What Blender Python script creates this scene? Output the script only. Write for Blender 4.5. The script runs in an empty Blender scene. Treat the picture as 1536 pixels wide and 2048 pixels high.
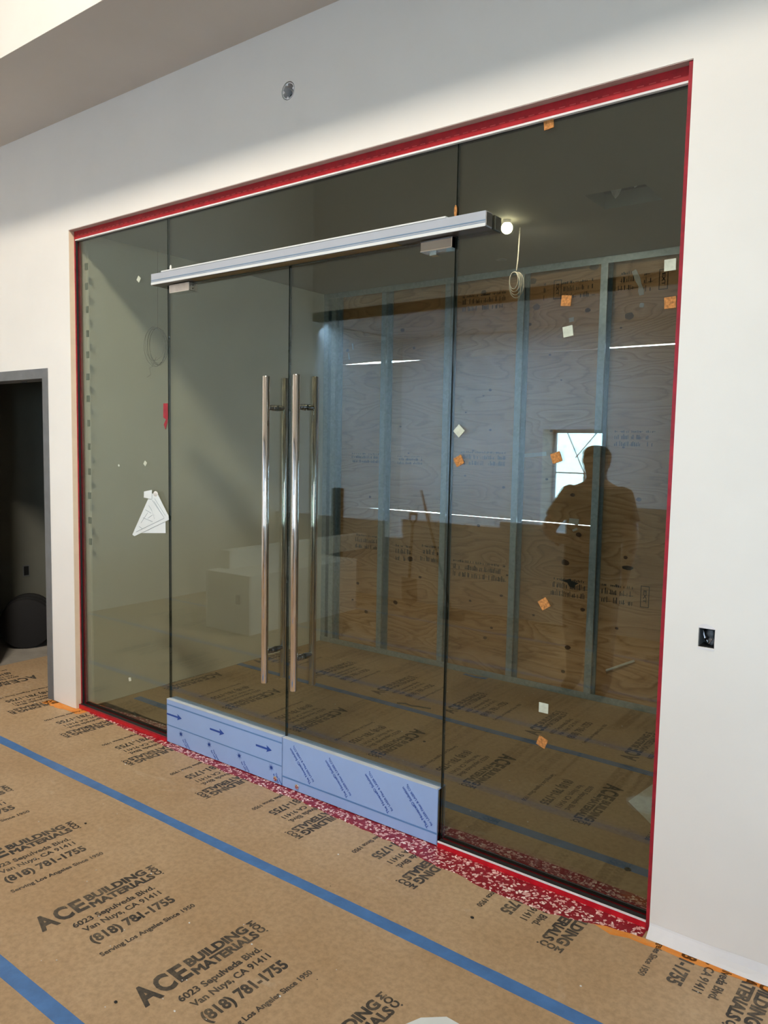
import bpy, bmesh, math, random
from mathutils import Vector, Matrix, noise
random.seed(7)
R = math.radians
SC = bpy.context.scene
S = 1.087                      # survey units -> metres

# ------------------------------------------------------------------ camera
yaw, pitch, roll = -0.6409, -0.0857, 0.0189
f = Vector((math.sin(yaw)*math.cos(pitch), math.cos(yaw)*math.cos(pitch), math.sin(pitch)))
r0 = Vector((math.cos(yaw), -math.sin(yaw), 0)); u0 = r0.cross(f)
rr = math.cos(roll)*r0 + math.sin(roll)*u0
uu = -math.sin(roll)*r0 + math.cos(roll)*u0
cd = bpy.data.cameras.new('camera'); cam = bpy.data.objects.new('camera', cd)
SC.collection.objects.link(cam); SC.camera = cam
cd.sensor_fit = 'VERTICAL'; cd.sensor_height = 24.0; cd.lens = 1533.43/2048*24.0
cd.clip_start = 0.05; cd.clip_end = 200
cam.matrix_world = Matrix(((rr.x, uu.x, -f.x, 4.1257*S), (rr.y, uu.y, -f.y, -2.49*S), (rr.z, uu.z, -f.z, 1.6*S), (0, 0, 0, 1)))

# ------------------------------------------------------------------ world, daylight, exposure
W = bpy.data.worlds.new('sky'); SC.world = W; W.use_nodes = True
wn = W.node_tree.nodes; wl = W.node_tree.links
bg = wn['Background']; bg.inputs['Strength'].default_value = 5.6
tc = wn.new('ShaderNodeTexCoord'); sx = wn.new('ShaderNodeSeparateXYZ'); cr = wn.new('ShaderNodeValToRGB')
wl.new(tc.outputs['Generated'], sx.inputs[0]); wl.new(sx.outputs['Z'], cr.inputs[0]); wl.new(cr.outputs[0], bg.inputs['Color'])
cr.color_ramp.elements[0].color = (2.05, 2.75, 3.2, 1); cr.color_ramp.elements[1].color = (0.30, 0.56, 0.95, 1)
e = cr.color_ramp.elements.new(0.08); e.color = (2.5, 3.1, 3.8, 1); e2 = cr.color_ramp.elements.new(0.22); e2.color = (0.68, 0.80, 1.05, 1)

def area(name, loc, rot, sx_, sy_, power, col, portal=False):
    l = bpy.data.lights.new(name, 'AREA'); l.shape = 'RECTANGLE'; l.size = sx_*S; l.size_y = sy_*S
    l.energy = power; l.color = col
    if portal: l.cycles.is_portal = True
    o = bpy.data.objects.new(name, l); SC.collection.objects.link(o)
    o.location = Vector(loc)*S; o.rotation_euler = rot
    return o
# sun-lit clerestory glazing high in the atrium wall (a band of daylight under the roof)
kl = area('clerestory_daylight', (4.0, -4.44, 6.85), (R(-41+90), 0, R(50)), 1.9, 0.36, 275, (1.0, 0.90, 0.76)); kl.data.spread = R(96)
sl = area('back_wall_fill', (-0.9, -4.75, 3.09), (R(-36), 0, 0), 3.4, 0.34, 250, (0.46, 0.66, 1.0)); sl.data.spread = R(120)  # added lamp under the solid ceiling, unseen; brightens the mirrored back wall
# shop windows in the far wall: the sky light that enters through them
area('wide_window_sky', (5.45, -6.79, 1.6), (R(90), 0, 0), 2.1, 2.0, 1, (1, 1, 1), portal=True)
area('narrow_window_sky', (0.295, -6.79, 1.2), (R(90), 0, 0), 0.77, 1.35, 1, (1, 1, 1), portal=True)
area('side_fill_opening', (6.6, -5.7, 1.6), (R(90), 0, R(90)), 1.0, 2.0, 1, (1, 1, 1), portal=True)  # unseen opening in the right wall, added to brighten the back wall
SC.view_settings.view_transform = 'Standard'; SC.view_settings.look = 'None'
SC.view_settings.exposure = 0.0; SC.view_settings.gamma = 1.0
SC.view_settings.use_curve_mapping = False

# ------------------------------------------------------------------ material helpers
MT = {}
def nt(name):
    m = bpy.data.materials.new(name); m.use_nodes = True; MT[name] = m
    n = m.node_tree.nodes; l = m.node_tree.links
    return m, n, l, n['Principled BSDF']
def setp(b, **k):
    for a, v in k.items():
        b.inputs[a.replace('_', ' ')].default_value = v
def noisen(n, l, scale, detail=4, rough=0.55, vec=None, dist=0.0):
    t = n.new('ShaderNodeTexNoise'); t.inputs['Scale'].default_value = scale; t.inputs['Detail'].default_value = detail
    t.inputs['Roughness'].default_value = rough; t.inputs['Distortion'].default_value = dist
    if vec is not None: l.new(vec, t.inputs['Vector'])
    return t
def objv(n, l, scale=(1, 1, 1)):
    c = n.new('ShaderNodeTexCoord'); m = n.new('ShaderNodeMapping'); m.inputs['Scale'].default_value = scale
    l.new(c.outputs['Object'], m.inputs['Vector']); return m.outputs[0]
def ramp(n, l, src, stops):
    r = n.new('ShaderNodeValToRGB'); l.new(src, r.inputs[0]); el = r.color_ramp.elements
    while len(el) < len(stops): el.new(0.5)
    for i, (p, c) in enumerate(stops): el[i].position = p; el[i].color = (*c, 1) if len(c) == 3 else c
    return r
def mixc(n, l, fac, a, b):
    m = n.new('ShaderNodeMix'); m.data_type = 'RGBA'
    if isinstance(fac, (int, float)): m.inputs[0].default_value = fac
    else: l.new(fac, m.inputs[0])
    for i, v in ((6, a), (7, b)):
        if isinstance(v, tuple): m.inputs[i].default_value = (*v, 1)
        else: l.new(v, m.inputs[i])
    return m.outputs[2]
def mathn(n, l, op, a, b=None, clamp=False):
    m = n.new('ShaderNodeMath'); m.operation = op; m.use_clamp = clamp
    for i, v in ((0, a), (1, b)):
        if v is None: continue
        if isinstance(v, (int, float)): m.inputs[i].default_value = v
        else: l.new(v, m.inputs[i])
    return m.outputs[0]
def bump(n, l, b, src, strength=0.2, dist=0.002):
    k = n.new('ShaderNodeBump'); k.inputs['Strength'].default_value = strength; k.inputs['Distance'].default_value = dist
    l.new(src, k.inputs['Height']); l.new(k.outputs[0], b.inputs['Normal'])
def simple(name, col, rough=0.6, metal=0.0, var=0.08, scale=8, bmp=0.0, bscale=60, **k):
    m, n, l, b = nt(name); v = objv(n, l)
    t = noisen(n, l, scale, 4, 0.6, v)
    lo = tuple(c*(1-var) for c in col); hi = tuple(min(1, c*(1+var)) for c in col)
    r = ramp(n, l, t.outputs[0], [(0.3, lo), (0.7, hi)])
    l.new(r.outputs[0], b.inputs['Base Color']); setp(b, Roughness=rough, Metallic=metal, **k)
    if bmp: bump(n, l, b, noisen(n, l, bscale, 3, 0.6, v).outputs[0], bmp)
    return m

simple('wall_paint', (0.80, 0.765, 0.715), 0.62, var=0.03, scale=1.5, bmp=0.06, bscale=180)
simple('shaded_ceiling_paint', (0.60, 0.555, 0.51), 0.75, var=0.03, scale=1.5, bmp=0.05, bscale=150)  # wall paint darkened and browned: the soffit's shade is mixed into the colour
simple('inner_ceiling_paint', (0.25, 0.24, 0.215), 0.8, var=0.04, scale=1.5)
simple('inner_wall_paint', (0.80, 0.79, 0.70), 0.65, var=0.04, scale=2)
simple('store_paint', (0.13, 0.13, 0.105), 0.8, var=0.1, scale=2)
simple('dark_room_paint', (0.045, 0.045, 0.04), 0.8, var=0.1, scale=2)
simple('reveal_bead', (0.70, 0.55, 0.40), 0.7, var=0.05)
simple('head_reveal', (0.48, 0.36, 0.33), 0.7, var=0.08)
simple('concrete', (0.30, 0.27, 0.23), 0.8, var=0.2, scale=5, bmp=0.3)
simple('frame_steel', (0.16, 0.165, 0.17), 0.5, metal=0.3, var=0.12, scale=10)
simple('door_slab_dark', (0.05, 0.05, 0.045), 0.5)
simple('black_plastic', (0.012, 0.012, 0.012), 0.45)
simple('black_rubber', (0.01, 0.01, 0.01), 0.6)
simple('chrome', (0.78, 0.74, 0.70), 0.07, metal=1.0, var=0.02)
simple('chrome_dark', (0.42, 0.42, 0.42), 0.12, metal=1.0, var=0.05)
simple('brushed_steel', (0.62, 0.57, 0.53), 0.32, metal=1.0, var=0.08, scale=30)
simple('header_film', (0.41, 0.43, 0.475), 0.42, metal=0.0, var=0.02)
simple('header_film_light', (0.70, 0.71, 0.70), 0.35, metal=0.0, var=0.02)
simple('header_line', (0.17, 0.25, 0.35), 0.45)
simple('header_anodised', (0.16, 0.135, 0.11), 0.35, metal=0.7, var=0.25, scale=2)
simple('header_brown', (0.20, 0.12, 0.035), 0.45, metal=0.2, var=0.3, scale=3)
simple('film_blue', (0.30, 0.43, 0.72), 0.38, var=0.02, scale=6)
simple('film_edge', (0.72, 0.78, 0.84), 0.25, metal=0.3)
simple('film_line', (0.10, 0.22, 0.46), 0.45)
simple('film_print', (0.015, 0.07, 0.36), 0.45)
simple('tape_blue', (0.07, 0.18, 0.42), 0.42, var=0.16, scale=14, bmp=0.3, bscale=50)
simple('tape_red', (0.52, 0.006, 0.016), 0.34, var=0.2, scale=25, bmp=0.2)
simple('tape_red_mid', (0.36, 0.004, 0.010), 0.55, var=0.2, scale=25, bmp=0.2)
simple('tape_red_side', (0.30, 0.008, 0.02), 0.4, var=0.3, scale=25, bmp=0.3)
simple('tape_red_dash', (0.62, 0.07, 0.07), 0.4)
simple('white_trim', (0.75, 0.72, 0.72), 0.4)
simple('cork_pad', (0.44, 0.18, 0.045), 0.8, var=0.5, scale=120)
simple('white_pad', (0.52, 0.54, 0.43), 0.7, var=0.12, scale=60)
simple('clear_pad', (0.20, 0.22, 0.16), 0.6, var=0.1)
simple('paper_white', (0.72, 0.76, 0.76), 0.7, var=0.05)
simple('paper_line', (0.25, 0.30, 0.33), 0.7)
simple('plaster_white', (0.68, 0.66, 0.62), 0.8, var=0.12, scale=30)
simple('wire_pale', (0.36, 0.33, 0.29), 0.6)
simple('wire_dark', (0.06, 0.06, 0.05), 0.6)
simple('wood_handle', (0.12, 0.07, 0.04), 0.5)
simple('drum_black', (0.006, 0.005, 0.005), 0.9)
simple('shirt_cloth', (0.050, 0.040, 0.034), 0.85, bmp=0.3, bscale=220)
simple('jeans_cloth', (0.075, 0.075, 0.085), 0.85, bmp=0.3, bscale=260)
simple('shoe_leather', (0.03, 0.022, 0.018), 0.5)
simple('skin', (0.36, 0.20, 0.13), 0.5)
simple('hair_dark', (0.02, 0.014, 0.01), 0.7)
simple('eye_white', (0.6, 0.58, 0.55), 0.3)
simple('lip', (0.30, 0.13, 0.10), 0.5)
simple('leaf', (0.08, 0.26, 0.10), 0.5, var=0.4)
simple('bark', (0.14, 0.10, 0.07), 0.8)
simple('pink_bar', (0.45, 0.22, 0.22), 0.5)
simple('jamb_blue', (0.70, 0.76, 0.80), 0.5)
simple('film_white', (0.70, 0.69, 0.70), 0.5, var=0.04, scale=6)
simple('insulation', (0.72, 0.76, 0.76), 0.75, var=0.5, scale=7)

# floor protection board: tan, with scuffs, dust and fibres
def floor_board(name, a, b2):
    m, n, l, b = nt(name); v = objv(n, l)
    t1 = noisen(n, l, 1.6, 5, 0.6, v); t2 = noisen(n, l, 45, 4, 0.7, v)
    c = ramp(n, l, t1.outputs[0], [(0.32, a), (0.68, b2)]).outputs[0]
    c2 = ramp(n, l, t2.outputs[0], [(0.30, (0.80, 0.78, 0.74)), (0.6, (1.05, 1.03, 1.0))]).outputs[0]
    mm = n.new('ShaderNodeMix'); mm.data_type = 'RGBA'; mm.blend_type = 'MULTIPLY'; mm.inputs[0].default_value = 1
    l.new(c, mm.inputs[6]); l.new(c2, mm.inputs[7])
    vs = objv(n, l, (9, 9, 9)); vo = n.new('ShaderNodeTexVoronoi'); vo.inputs['Scale'].default_value = 1; l.new(vs, vo.inputs[0])
    spk = mathn(n, l, 'LESS_THAN', vo.outputs['Distance'], 0.026)
    sc = n.new('ShaderNodeSeparateColor'); l.new(vo.outputs['Color'], sc.inputs[0])
    pick = mathn(n, l, 'GREATER_THAN', sc.outputs[0], 0.55)
    dk = mathn(n, l, 'MULTIPLY', spk, pick)
    col = mixc(n, l, dk, mm.outputs[2], (0.10, 0.07, 0.04))
    # pale dusty smears
    t3 = noisen(n, l, 3.1, 6, 0.7, objv(n, l, (1, 2.2, 1)), 0.8)
    sm = ramp(n, l, t3.outputs[0], [(0.62, (0, 0, 0)), (0.82, (1, 1, 1))]).outputs[0]
    sm2 = mathn(n, l, 'MULTIPLY', sm, 0.45)
    col = mixc(n, l, sm2, col, (0.62, 0.55, 0.45))
    l.new(col, b.inputs['Base Color']); setp(b, Roughness=0.55)
    bump(n, l, b, noisen(n, l, 14, 5, 0.6, v).outputs[0], 0.25, 0.004)
    return m
floor_board('floor_board', (0.40, 0.265, 0.145), (0.47, 0.335, 0.205))
# ink, worn through in places
m, n, l, b = nt('floor_ink'); v = objv(n, l)
g = n.new('ShaderNodeNewGeometry')
t = noisen(n, l, 9, 5, 0.75, g.outputs['Position']); t2 = noisen(n, l, 140, 2, 0.6, g.outputs['Position'])
w = mathn(n, l, 'ADD', mathn(n, l, 'MULTIPLY', t.outputs[0], 0.75), mathn(n, l, 'MULTIPLY', t2.outputs[0], 0.25))
c = ramp(n, l, w, [(0.44, (0.042, 0.036, 0.030)), (0.60, (0.12, 0.092, 0.062)), (0.70, (0.32, 0.23, 0.14))])
l.new(c.outputs[0], b.inputs['Base Color']); setp(b, Roughness=0.6)

# red strip: red film, its white glints painted in as pale flecks
m, n, l, b = nt('red_painted_glints'); v = objv(n, l)
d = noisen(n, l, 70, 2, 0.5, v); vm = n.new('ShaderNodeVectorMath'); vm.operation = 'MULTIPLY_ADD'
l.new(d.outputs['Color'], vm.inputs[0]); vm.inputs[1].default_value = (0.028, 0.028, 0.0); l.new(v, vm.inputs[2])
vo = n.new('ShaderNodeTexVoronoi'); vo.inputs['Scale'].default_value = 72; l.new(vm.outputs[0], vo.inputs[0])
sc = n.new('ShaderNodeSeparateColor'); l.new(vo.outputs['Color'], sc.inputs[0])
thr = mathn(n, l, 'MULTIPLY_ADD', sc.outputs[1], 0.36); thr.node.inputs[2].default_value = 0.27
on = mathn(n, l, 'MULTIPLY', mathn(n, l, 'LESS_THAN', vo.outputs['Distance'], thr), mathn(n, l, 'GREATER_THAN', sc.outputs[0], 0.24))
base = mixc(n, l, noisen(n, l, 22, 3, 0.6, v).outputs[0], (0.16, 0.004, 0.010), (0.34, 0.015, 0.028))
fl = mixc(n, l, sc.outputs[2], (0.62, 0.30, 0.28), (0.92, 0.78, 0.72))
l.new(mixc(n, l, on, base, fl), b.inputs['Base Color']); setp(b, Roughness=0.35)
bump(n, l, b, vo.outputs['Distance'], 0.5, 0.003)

# orange primer dust that fades out into the board
m, n, l, b = nt('orange_dust'); v = objv(n, l, (6, 14, 6))
t = noisen(n, l, 2.2, 6, 0.7, v)
c = ramp(n, l, t.outputs[0], [(0.30, (0.46, 0.30, 0.16)), (0.46, (0.72, 0.27, 0.045)), (0.66, (0.66, 0.20, 0.02)), (0.80, (0.66, 0.46, 0.34))])
l.new(c.outputs[0], b.inputs['Base Color']); setp(b, Roughness=0.8)

# galvanised steel
m, n, l, b = nt('galvanised'); v = objv(n, l)
vo = n.new('ShaderNodeTexVoronoi'); vo.inputs['Scale'].default_value = 60; l.new(v, vo.inputs[0])
sc = n.new('ShaderNodeSeparateColor'); l.new(vo.outputs['Color'], sc.inputs[0])
c = ramp(n, l, sc.outputs[0], [(0, (0.36, 0.44, 0.50)), (1, (0.46, 0.55, 0.62))])
l.new(c.outputs[0], b.inputs['Base Color']); setp(b, Roughness=0.42, Metallic=0.55)

# plywood: cathedral grain from a warped field cut into rings, plus knots
m, n, l, b = nt('plywood')
c0 = n.new('ShaderNodeTexCoord'); mp = n.new('ShaderNodeMapping'); l.new(c0.outputs['Object'], mp.inputs[0]); mp.inputs['Scale'].default_value = (1, 1, 1)
oi = n.new('ShaderNodeObjectInfo'); off = n.new('ShaderNodeCombineXYZ'); l.new(mathn(n, l, 'MULTIPLY', oi.outputs['Random'], 40), off.inputs[1]); l.new(off.outputs[0], mp.inputs['Location'])
m2 = n.new('ShaderNodeMapping'); m2.inputs['Scale'].default_value = (0.85, 1, 3.4); l.new(mp.outputs[0], m2.inputs[0])
fld = noisen(n, l, 1.15, 2, 0.45, m2.outputs[0], 0.35)
fine = noisen(n, l, 9, 4, 0.6, m2.outputs[0])
s = mathn(n, l, 'ADD', mathn(n, l, 'MULTIPLY', fld.outputs[0], 17), mathn(n, l, 'MULTIPLY', fine.outputs[0], 0.9))
rg = mathn(n, l, 'FRACT', s)
grain = ramp(n, l, rg, [(0.0, (0.45, 0.25, 0.115)), (0.16, (0.60, 0.35, 0.165)), (0.8, (0.70, 0.44, 0.235)), (1.0, (0.52, 0.29, 0.13))])
m3 = n.new('ShaderNodeMapping'); m3.inputs['Scale'].default_value = (4, 1, 160); l.new(mp.outputs[0], m3.inputs[0])
fib = noisen(n, l, 1.0, 4, 0.7, m3.outputs[0])
fc = ramp(n, l, fib.outputs[0], [(0.3, (0.82, 0.80, 0.78)), (0.7, (1.06, 1.05, 1.03))])
mm = n.new('ShaderNodeMix'); mm.data_type = 'RGBA'; mm.blend_type = 'MULTIPLY'; mm.inputs[0].default_value = 1
l.new(grain.outputs[0], mm.inputs[6]); l.new(fc.outputs[0], mm.inputs[7])
big = noisen(n, l, 0.9, 3, 0.6, mp.outputs[0]); bc = ramp(n, l, big.outputs[0], [(0.35, (0.80, 0.72, 0.66)), (0.68, (1.1, 1.12, 1.2))])
mm2 = n.new('ShaderNodeMix'); mm2.data_type = 'RGBA'; mm2.blend_type = 'MULTIPLY'; mm2.inputs[0].default_value = 1
l.new(mm.outputs[2], mm2.inputs[6]); l.new(bc.outputs[0], mm2.inputs[7])
l.new(mm2.outputs[2], b.inputs['Base Color']); setp(b, Roughness=0.65)
simple('knot', (0.10, 0.045, 0.02), 0.6, var=0.4, scale=60)
simple('plug', (0.19, 0.12, 0.08), 0.6, var=0.2, scale=60)
simple('stamp_ink', (0.022, 0.018, 0.016), 0.7)

# grey-bronze tinted glass: each face passes a tinted share and mirrors the Fresnel share
def glass(name, tint, extra=0.03):
    m = bpy.data.materials.new(name); m.use_nodes = True; MT[name] = m
    n = m.node_tree.nodes; l = m.node_tree.links; n.clear()
    out = n.new('ShaderNodeOutputMaterial'); mx = n.new('ShaderNodeMixShader')
    tr = n.new('ShaderNodeBsdfTransparent'); tr.inputs[0].default_value = (*tint, 1)
    gl = n.new('ShaderNodeBsdfGlossy'); gl.inputs['Roughness'].default_value = 0.0; gl.inputs['Color'].default_value = (0.82, 0.97, 1.0, 1)
    ge = n.new('ShaderNodeNewGeometry'); dt = n.new('ShaderNodeVectorMath'); dt.operation = 'DOT_PRODUCT'
    l.new(ge.outputs['Incoming'], dt.inputs[0]); l.new(ge.outputs['Normal'], dt.inputs[1])
    a = mathn(n, l, 'ABSOLUTE', dt.outputs['Value']); a = mathn(n, l, 'SUBTRACT', 1.0, a, True); a = mathn(n, l, 'POWER', a, 5.0)
    fr = mathn(n, l, 'MULTIPLY_ADD', a, 0.955 - extra)
    fr.node.inputs[2].default_value = 0.045 + extra
    l.new(fr, mx.inputs[0]); l.new(tr.outputs[0], mx.inputs[1]); l.new(gl.outputs[0], mx.inputs[2]); l.new(mx.outputs[0], out.inputs[0])
    return m
glass('tinted_glass', (0.755, 0.765, 0.715))
glass('clear_glass', (0.96, 0.99, 0.99), 0.0)
simple('glass_edge', (0.015, 0.022, 0.018), 0.15, var=0.2)

m, n, l, b = nt('bulb_glow'); setp(b, Emission_Strength=22.0, Emission_Color=(1.0, 0.93, 0.62, 1), Base_Color=(1, 1, 1, 1))

# ------------------------------------------------------------------ geometry helpers
ROOT = {}
def link(o): SC.collection.objects.link(o); return o
def tag(o, label=None, cat=None, group=None, kind=None):
    if label: o['label'] = label
    if cat: o['category'] = cat
    if group: o['group'] = group
    if kind: o['kind'] = kind
    return o
def thing(name, loc, label, cat, group=None, kind=None):
    o = bpy.data.objects.new(name, None); link(o); o.empty_display_size = 0.05
    o.location = Vector(loc)*S; o['wl'] = list(Vector(loc))
    del_later.append(o)
    return tag(o, label, cat, group, kind)
del_later = []
def worg(o):
    v = Vector((0, 0, 0))
    while o is not None:
        v += o.location; o = o.parent
    return v/S
class MB:
    def __init__(s): s.v = []; s.f = []; s.m = []
    def add(s, vs, fs, mi=0):
        k = len(s.v); s.v += [tuple(x) for x in vs]; s.f += [tuple(i+k for i in q) for q in fs]; s.m += [mi]*len(fs); return s
    def box(s, x0, x1, y0, y1, z0, z1, mi=0, fm=None):
        vs = [(x, y, z) for x in (x0, x1) for y in (y0, y1) for z in (z0, z1)]
        fs = [(0, 1, 3, 2), (4, 6, 7, 5), (0, 4, 5, 1), (2, 3, 7, 6), (0, 2, 6, 4), (1, 5, 7, 3)]  # -x +x -y +y -z +z
        k = len(s.v); s.v += vs; s.f += [tuple(i+k for i in q) for q in fs]
        s.m += [(fm[i] if fm else mi) for i in range(6)]; return s
    def tube(s, pts, r, n=10, mi=0, caps=True, rs=None):
        P = [Vector(p) for p in pts]; ring = []; k = len(s.v)
        t0 = (P[1]-P[0]).normalized(); up = Vector((0, 0, 1)) if abs(t0.z) < 0.9 else Vector((1, 0, 0))
        a = t0.cross(up).normalized()
        for i, p in enumerate(P):
            t = (P[min(i+1, len(P)-1)]-P[max(i-1, 0)]).normalized()
            a = (a - t*a.dot(t)).normalized(); bb = t.cross(a); q = rs[i] if rs else r
            for j in range(n):
                an = 2*math.pi*j/n; s.v.append(tuple(p+(a*math.cos(an)+bb*math.sin(an))*q))
        for i in range(len(P)-1):
            for j in range(n):
                s.f.append((k+i*n+j, k+i*n+(j+1) % n, k+(i+1)*n+(j+1) % n, k+(i+1)*n+j)); s.m.append(mi)
        if caps:
            s.f.append(tuple(k+j for j in reversed(range(n)))); s.m.append(mi)
            s.f.append(tuple(k+(len(P)-1)*n+j for j in range(n))); s.m.append(mi)
        return s
    def prism(s, poly, ax, a, b, mi=0):   # poly of 2D points, extruded along axis ax from a to b
        def mk(p, t):
            return {0: (t, p[0], p[1]), 1: (p[0], t, p[1]), 2: (p[0], p[1], t)}[ax]
        n = len(poly); vs = [mk(p, a) for p in poly]+[mk(p, b) for p in poly]
        fs = [tuple(range(n)), tuple(reversed(range(n, 2*n)))]+[(i, i+n, (i+1) % n+n, (i+1) % n) for i in range(n)]
        return s.add(vs, fs, mi)
    def sphere(s, c, r, n=12, m_=8, mi=0, sc=(1, 1, 1)):
        vs = []; fs = []
        for i in range(1, m_):
            th = math.pi*i/m_
            for j in range(n):
                ph = 2*math.pi*j/n; vs.append((c[0]+r*sc[0]*math.sin(th)*math.cos(ph), c[1]+r*sc[1]*math.sin(th)*math.sin(ph), c[2]+r*sc[2]*math.cos(th)))
        vs += [(c[0], c[1], c[2]+r*sc[2]), (c[0], c[1], c[2]-r*sc[2])]; T = len(vs)-2
        for i in range(m_-2):
            for j in range(n): fs.append((i*n+j, (i+1)*n+j, (i+1)*n+(j+1) % n, i*n+(j+1) % n))
        for j in range(n): fs.append((T, j, (j+1) % n)); fs.append((T+1, (m_-2)*n+(j+1) % n, (m_-2)*n+j))
        return s.add(vs, fs, mi)
    def slab(s, ax, us, vs_, t0, t1, holes=(), mi=0):  # watertight slab with rectangular openings; ax = thickness axis
        hit = lambda i, j: any(h[0]-1e-6 <= (us[i]+us[i+1])/2 <= h[1]+1e-6 and h[2]-1e-6 <= (vs_[j]+vs_[j+1])/2 <= h[3]+1e-6 for h in holes)
        nu, nv = len(us)-1, len(vs_)-1; solid = lambda i, j: 0 <= i < nu and 0 <= j < nv and not hit(i, j)
        idx = {}
        def V(i, j, t):
            if (i, j, t) not in idx:
                idx[(i, j, t)] = len(s.v); a, b2, c2 = us[i], vs_[j], (t0, t1)[t]
                s.v.append({0: (c2, a, b2), 1: (a, c2, b2), 2: (a, b2, c2)}[ax])
            return idx[(i, j, t)]
        for i in range(nu):
            for j in range(nv):
                if not solid(i, j): continue
                s.f.append((V(i, j, 0), V(i+1, j, 0), V(i+1, j+1, 0), V(i, j+1, 0))); s.f.append((V(i, j, 1), V(i, j+1, 1), V(i+1, j+1, 1), V(i+1, j, 1))); s.m += [mi, mi]
                for (di, dj, p, q) in ((-1, 0, (i, j), (i, j+1)), (1, 0, (i+1, j), (i+1, j+1)), (0, -1, (i, j), (i+1, j)), (0, 1, (i, j+1), (i+1, j+1))):
                    if not solid(i+di, j+dj):
                        s.f.append((V(*p, 0), V(*p, 1), V(*q, 1), V(*q, 0))); s.m.append(mi)
        return s
    def build(s, name, mats, parent=None, smooth=False, bevel=0, org=None, sub=0, fix=True):
        me = bpy.data.meshes.new(name)
        if parent is not None: o0 = worg(parent)
        elif org is not None: o0 = Vector(org)
        else:
            o0 = Vector(((min(v[0] for v in s.v)+max(v[0] for v in s.v))/2, (min(v[1] for v in s.v)+max(v[1] for v in s.v))/2, min(v[2] for v in s.v)))
        me.from_pydata([((Vector(v)-o0)*S)[:] for v in s.v], [], s.f)
        mats = mats if isinstance(mats, (list, tuple)) else [mats]
        for q in mats: me.materials.append(MT[q])
        me.polygons.foreach_set('material_index', s.m)
        if fix:
            bm = bmesh.new(); bm.from_mesh(me); bmesh.ops.recalc_face_normals(bm, faces=bm.faces); bm.to_mesh(me); bm.free()
        if smooth: me.polygons.foreach_set('use_smooth', [True]*len(me.polygons))
        me.update(); o = bpy.data.objects.new(name, me); link(o)
        if parent is not None: o.parent = parent
        else: o.location = o0*S
        if bevel:
            bv = o.modifiers.new('bevel', 'BEVEL'); bv.width = bevel*S; bv.segments = 2; bv.limit_method = 'ANGLE'
        if sub:
            sb = o.modifiers.new('sub', 'SUBSURF'); sb.levels = sub; sb.render_levels = sub
        if smooth:
            try: me.shade_smooth(); me.set_sharp_from_angle(angle=R(40))
            except Exception: pass
        return o
def cut(o, cutter):
    md = o.modifiers.new('cut', 'BOOLEAN'); md.object = cutter; md.solver = 'EXACT'; md.operation = 'DIFFERENCE'
    dg = bpy.context.evaluated_depsgraph_get(); dg.update()
    me = bpy.data.meshes.new_from_object(o.evaluated_get(dg)); o.modifiers.remove(md)
    old = o.data; o.data = me; me.name = o.name
    bpy.data.objects.remove(cutter)
TXT = {}
def text_mb(mb, s, w, h, X, Y, ang=0.0, bold=0.012, mi=0, shear=0.0, put=None):
    """adds the string S as flat letters WxH with its lower left at X,Y (turned by ANG) to MB; put maps (x, y) to 3D"""
    key = (s, bold, shear)
    if key not in TXT:
        c = bpy.data.curves.new('t', 'FONT'); c.body = s; c.size = 1; c.offset = bold; c.resolution_u = 3; c.shear = shear; c.fill_mode = 'FRONT'
        o = bpy.data.objects.new('t', c); link(o); dg = bpy.context.evaluated_depsgraph_get(); dg.update()
        me = bpy.data.meshes.new_from_object(o.evaluated_get(dg))
        bm = bmesh.new(); bm.from_mesh(me); bmesh.ops.dissolve_limit(bm, angle_limit=R(1), verts=bm.verts, edges=bm.edges); bmesh.ops.triangulate(bm, faces=bm.faces)
        bm.verts.ensure_lookup_table()
        vs = [(v.co.x, v.co.y) for v in bm.verts]; fs = [tuple(v.index for v in q.verts) for q in bm.faces]; bm.free()
        bpy.data.objects.remove(o); bpy.data.curves.remove(c); bpy.data.meshes.remove(me)
        x0 = min(v[0] for v in vs); x1 = max(v[0] for v in vs)
        TXT[key] = (vs, fs, x0, x1)
    vs, fs, x0, x1 = TXT[key]
    ca, sa = math.cos(ang), math.sin(ang); o = []
    for x, y in vs:
        x = (x-x0)/(x1-x0)*w; y = y/0.72*h
        o.append(put(X+x*ca-y*sa, Y+x*sa+y*ca))
    return mb.add(o, fs, mi)

# ------------------------------------------------------------------ the front wall and the shell
ZS = 3.395                     # underside of the soffit
OW, OH = 3.403, 2.786          # opening
DX0, DX1, DH = -1.25, -0.245, 2.02
fw = MB().slab(1, [-2.4, DX0, DX1, 0.0, 1.63, 1.79, OW, 3.508, 3.556, 6.7], [0.0, 0.992, 1.052, DH, OH, 3.035, 3.195, ZS+0.1], 0.0, 0.11,
               [(DX0, DX1, 0, DH), (0.0, OW, 0, OH), (3.508, 3.556, 0.992, 1.052)]).build('wall_front', 'wall_paint', org=(0, 0, 0))
tag(fw, 'pale painted partition wall around the red-taped glass front', 'wall', kind='structure')
ck = MB().tube([(1.711, -0.1, 3.115), (1.711, 0.09, 3.115)], 0.0385, 28).build('cutter', 'wall_paint', org=(0, 0, 0)); cut(fw, ck)
# coloured reveals
MB().box(0.0005, 0.003, 0.001, 0.032, 0.0, OH-0.001).build('reveal_strip', 'reveal_bead', fw)
MB().box(0.001, OW-0.001, 0.001, 0.032, OH-0.003, OH-0.0005).build('reveal_strip', 'head_reveal', fw)

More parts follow.
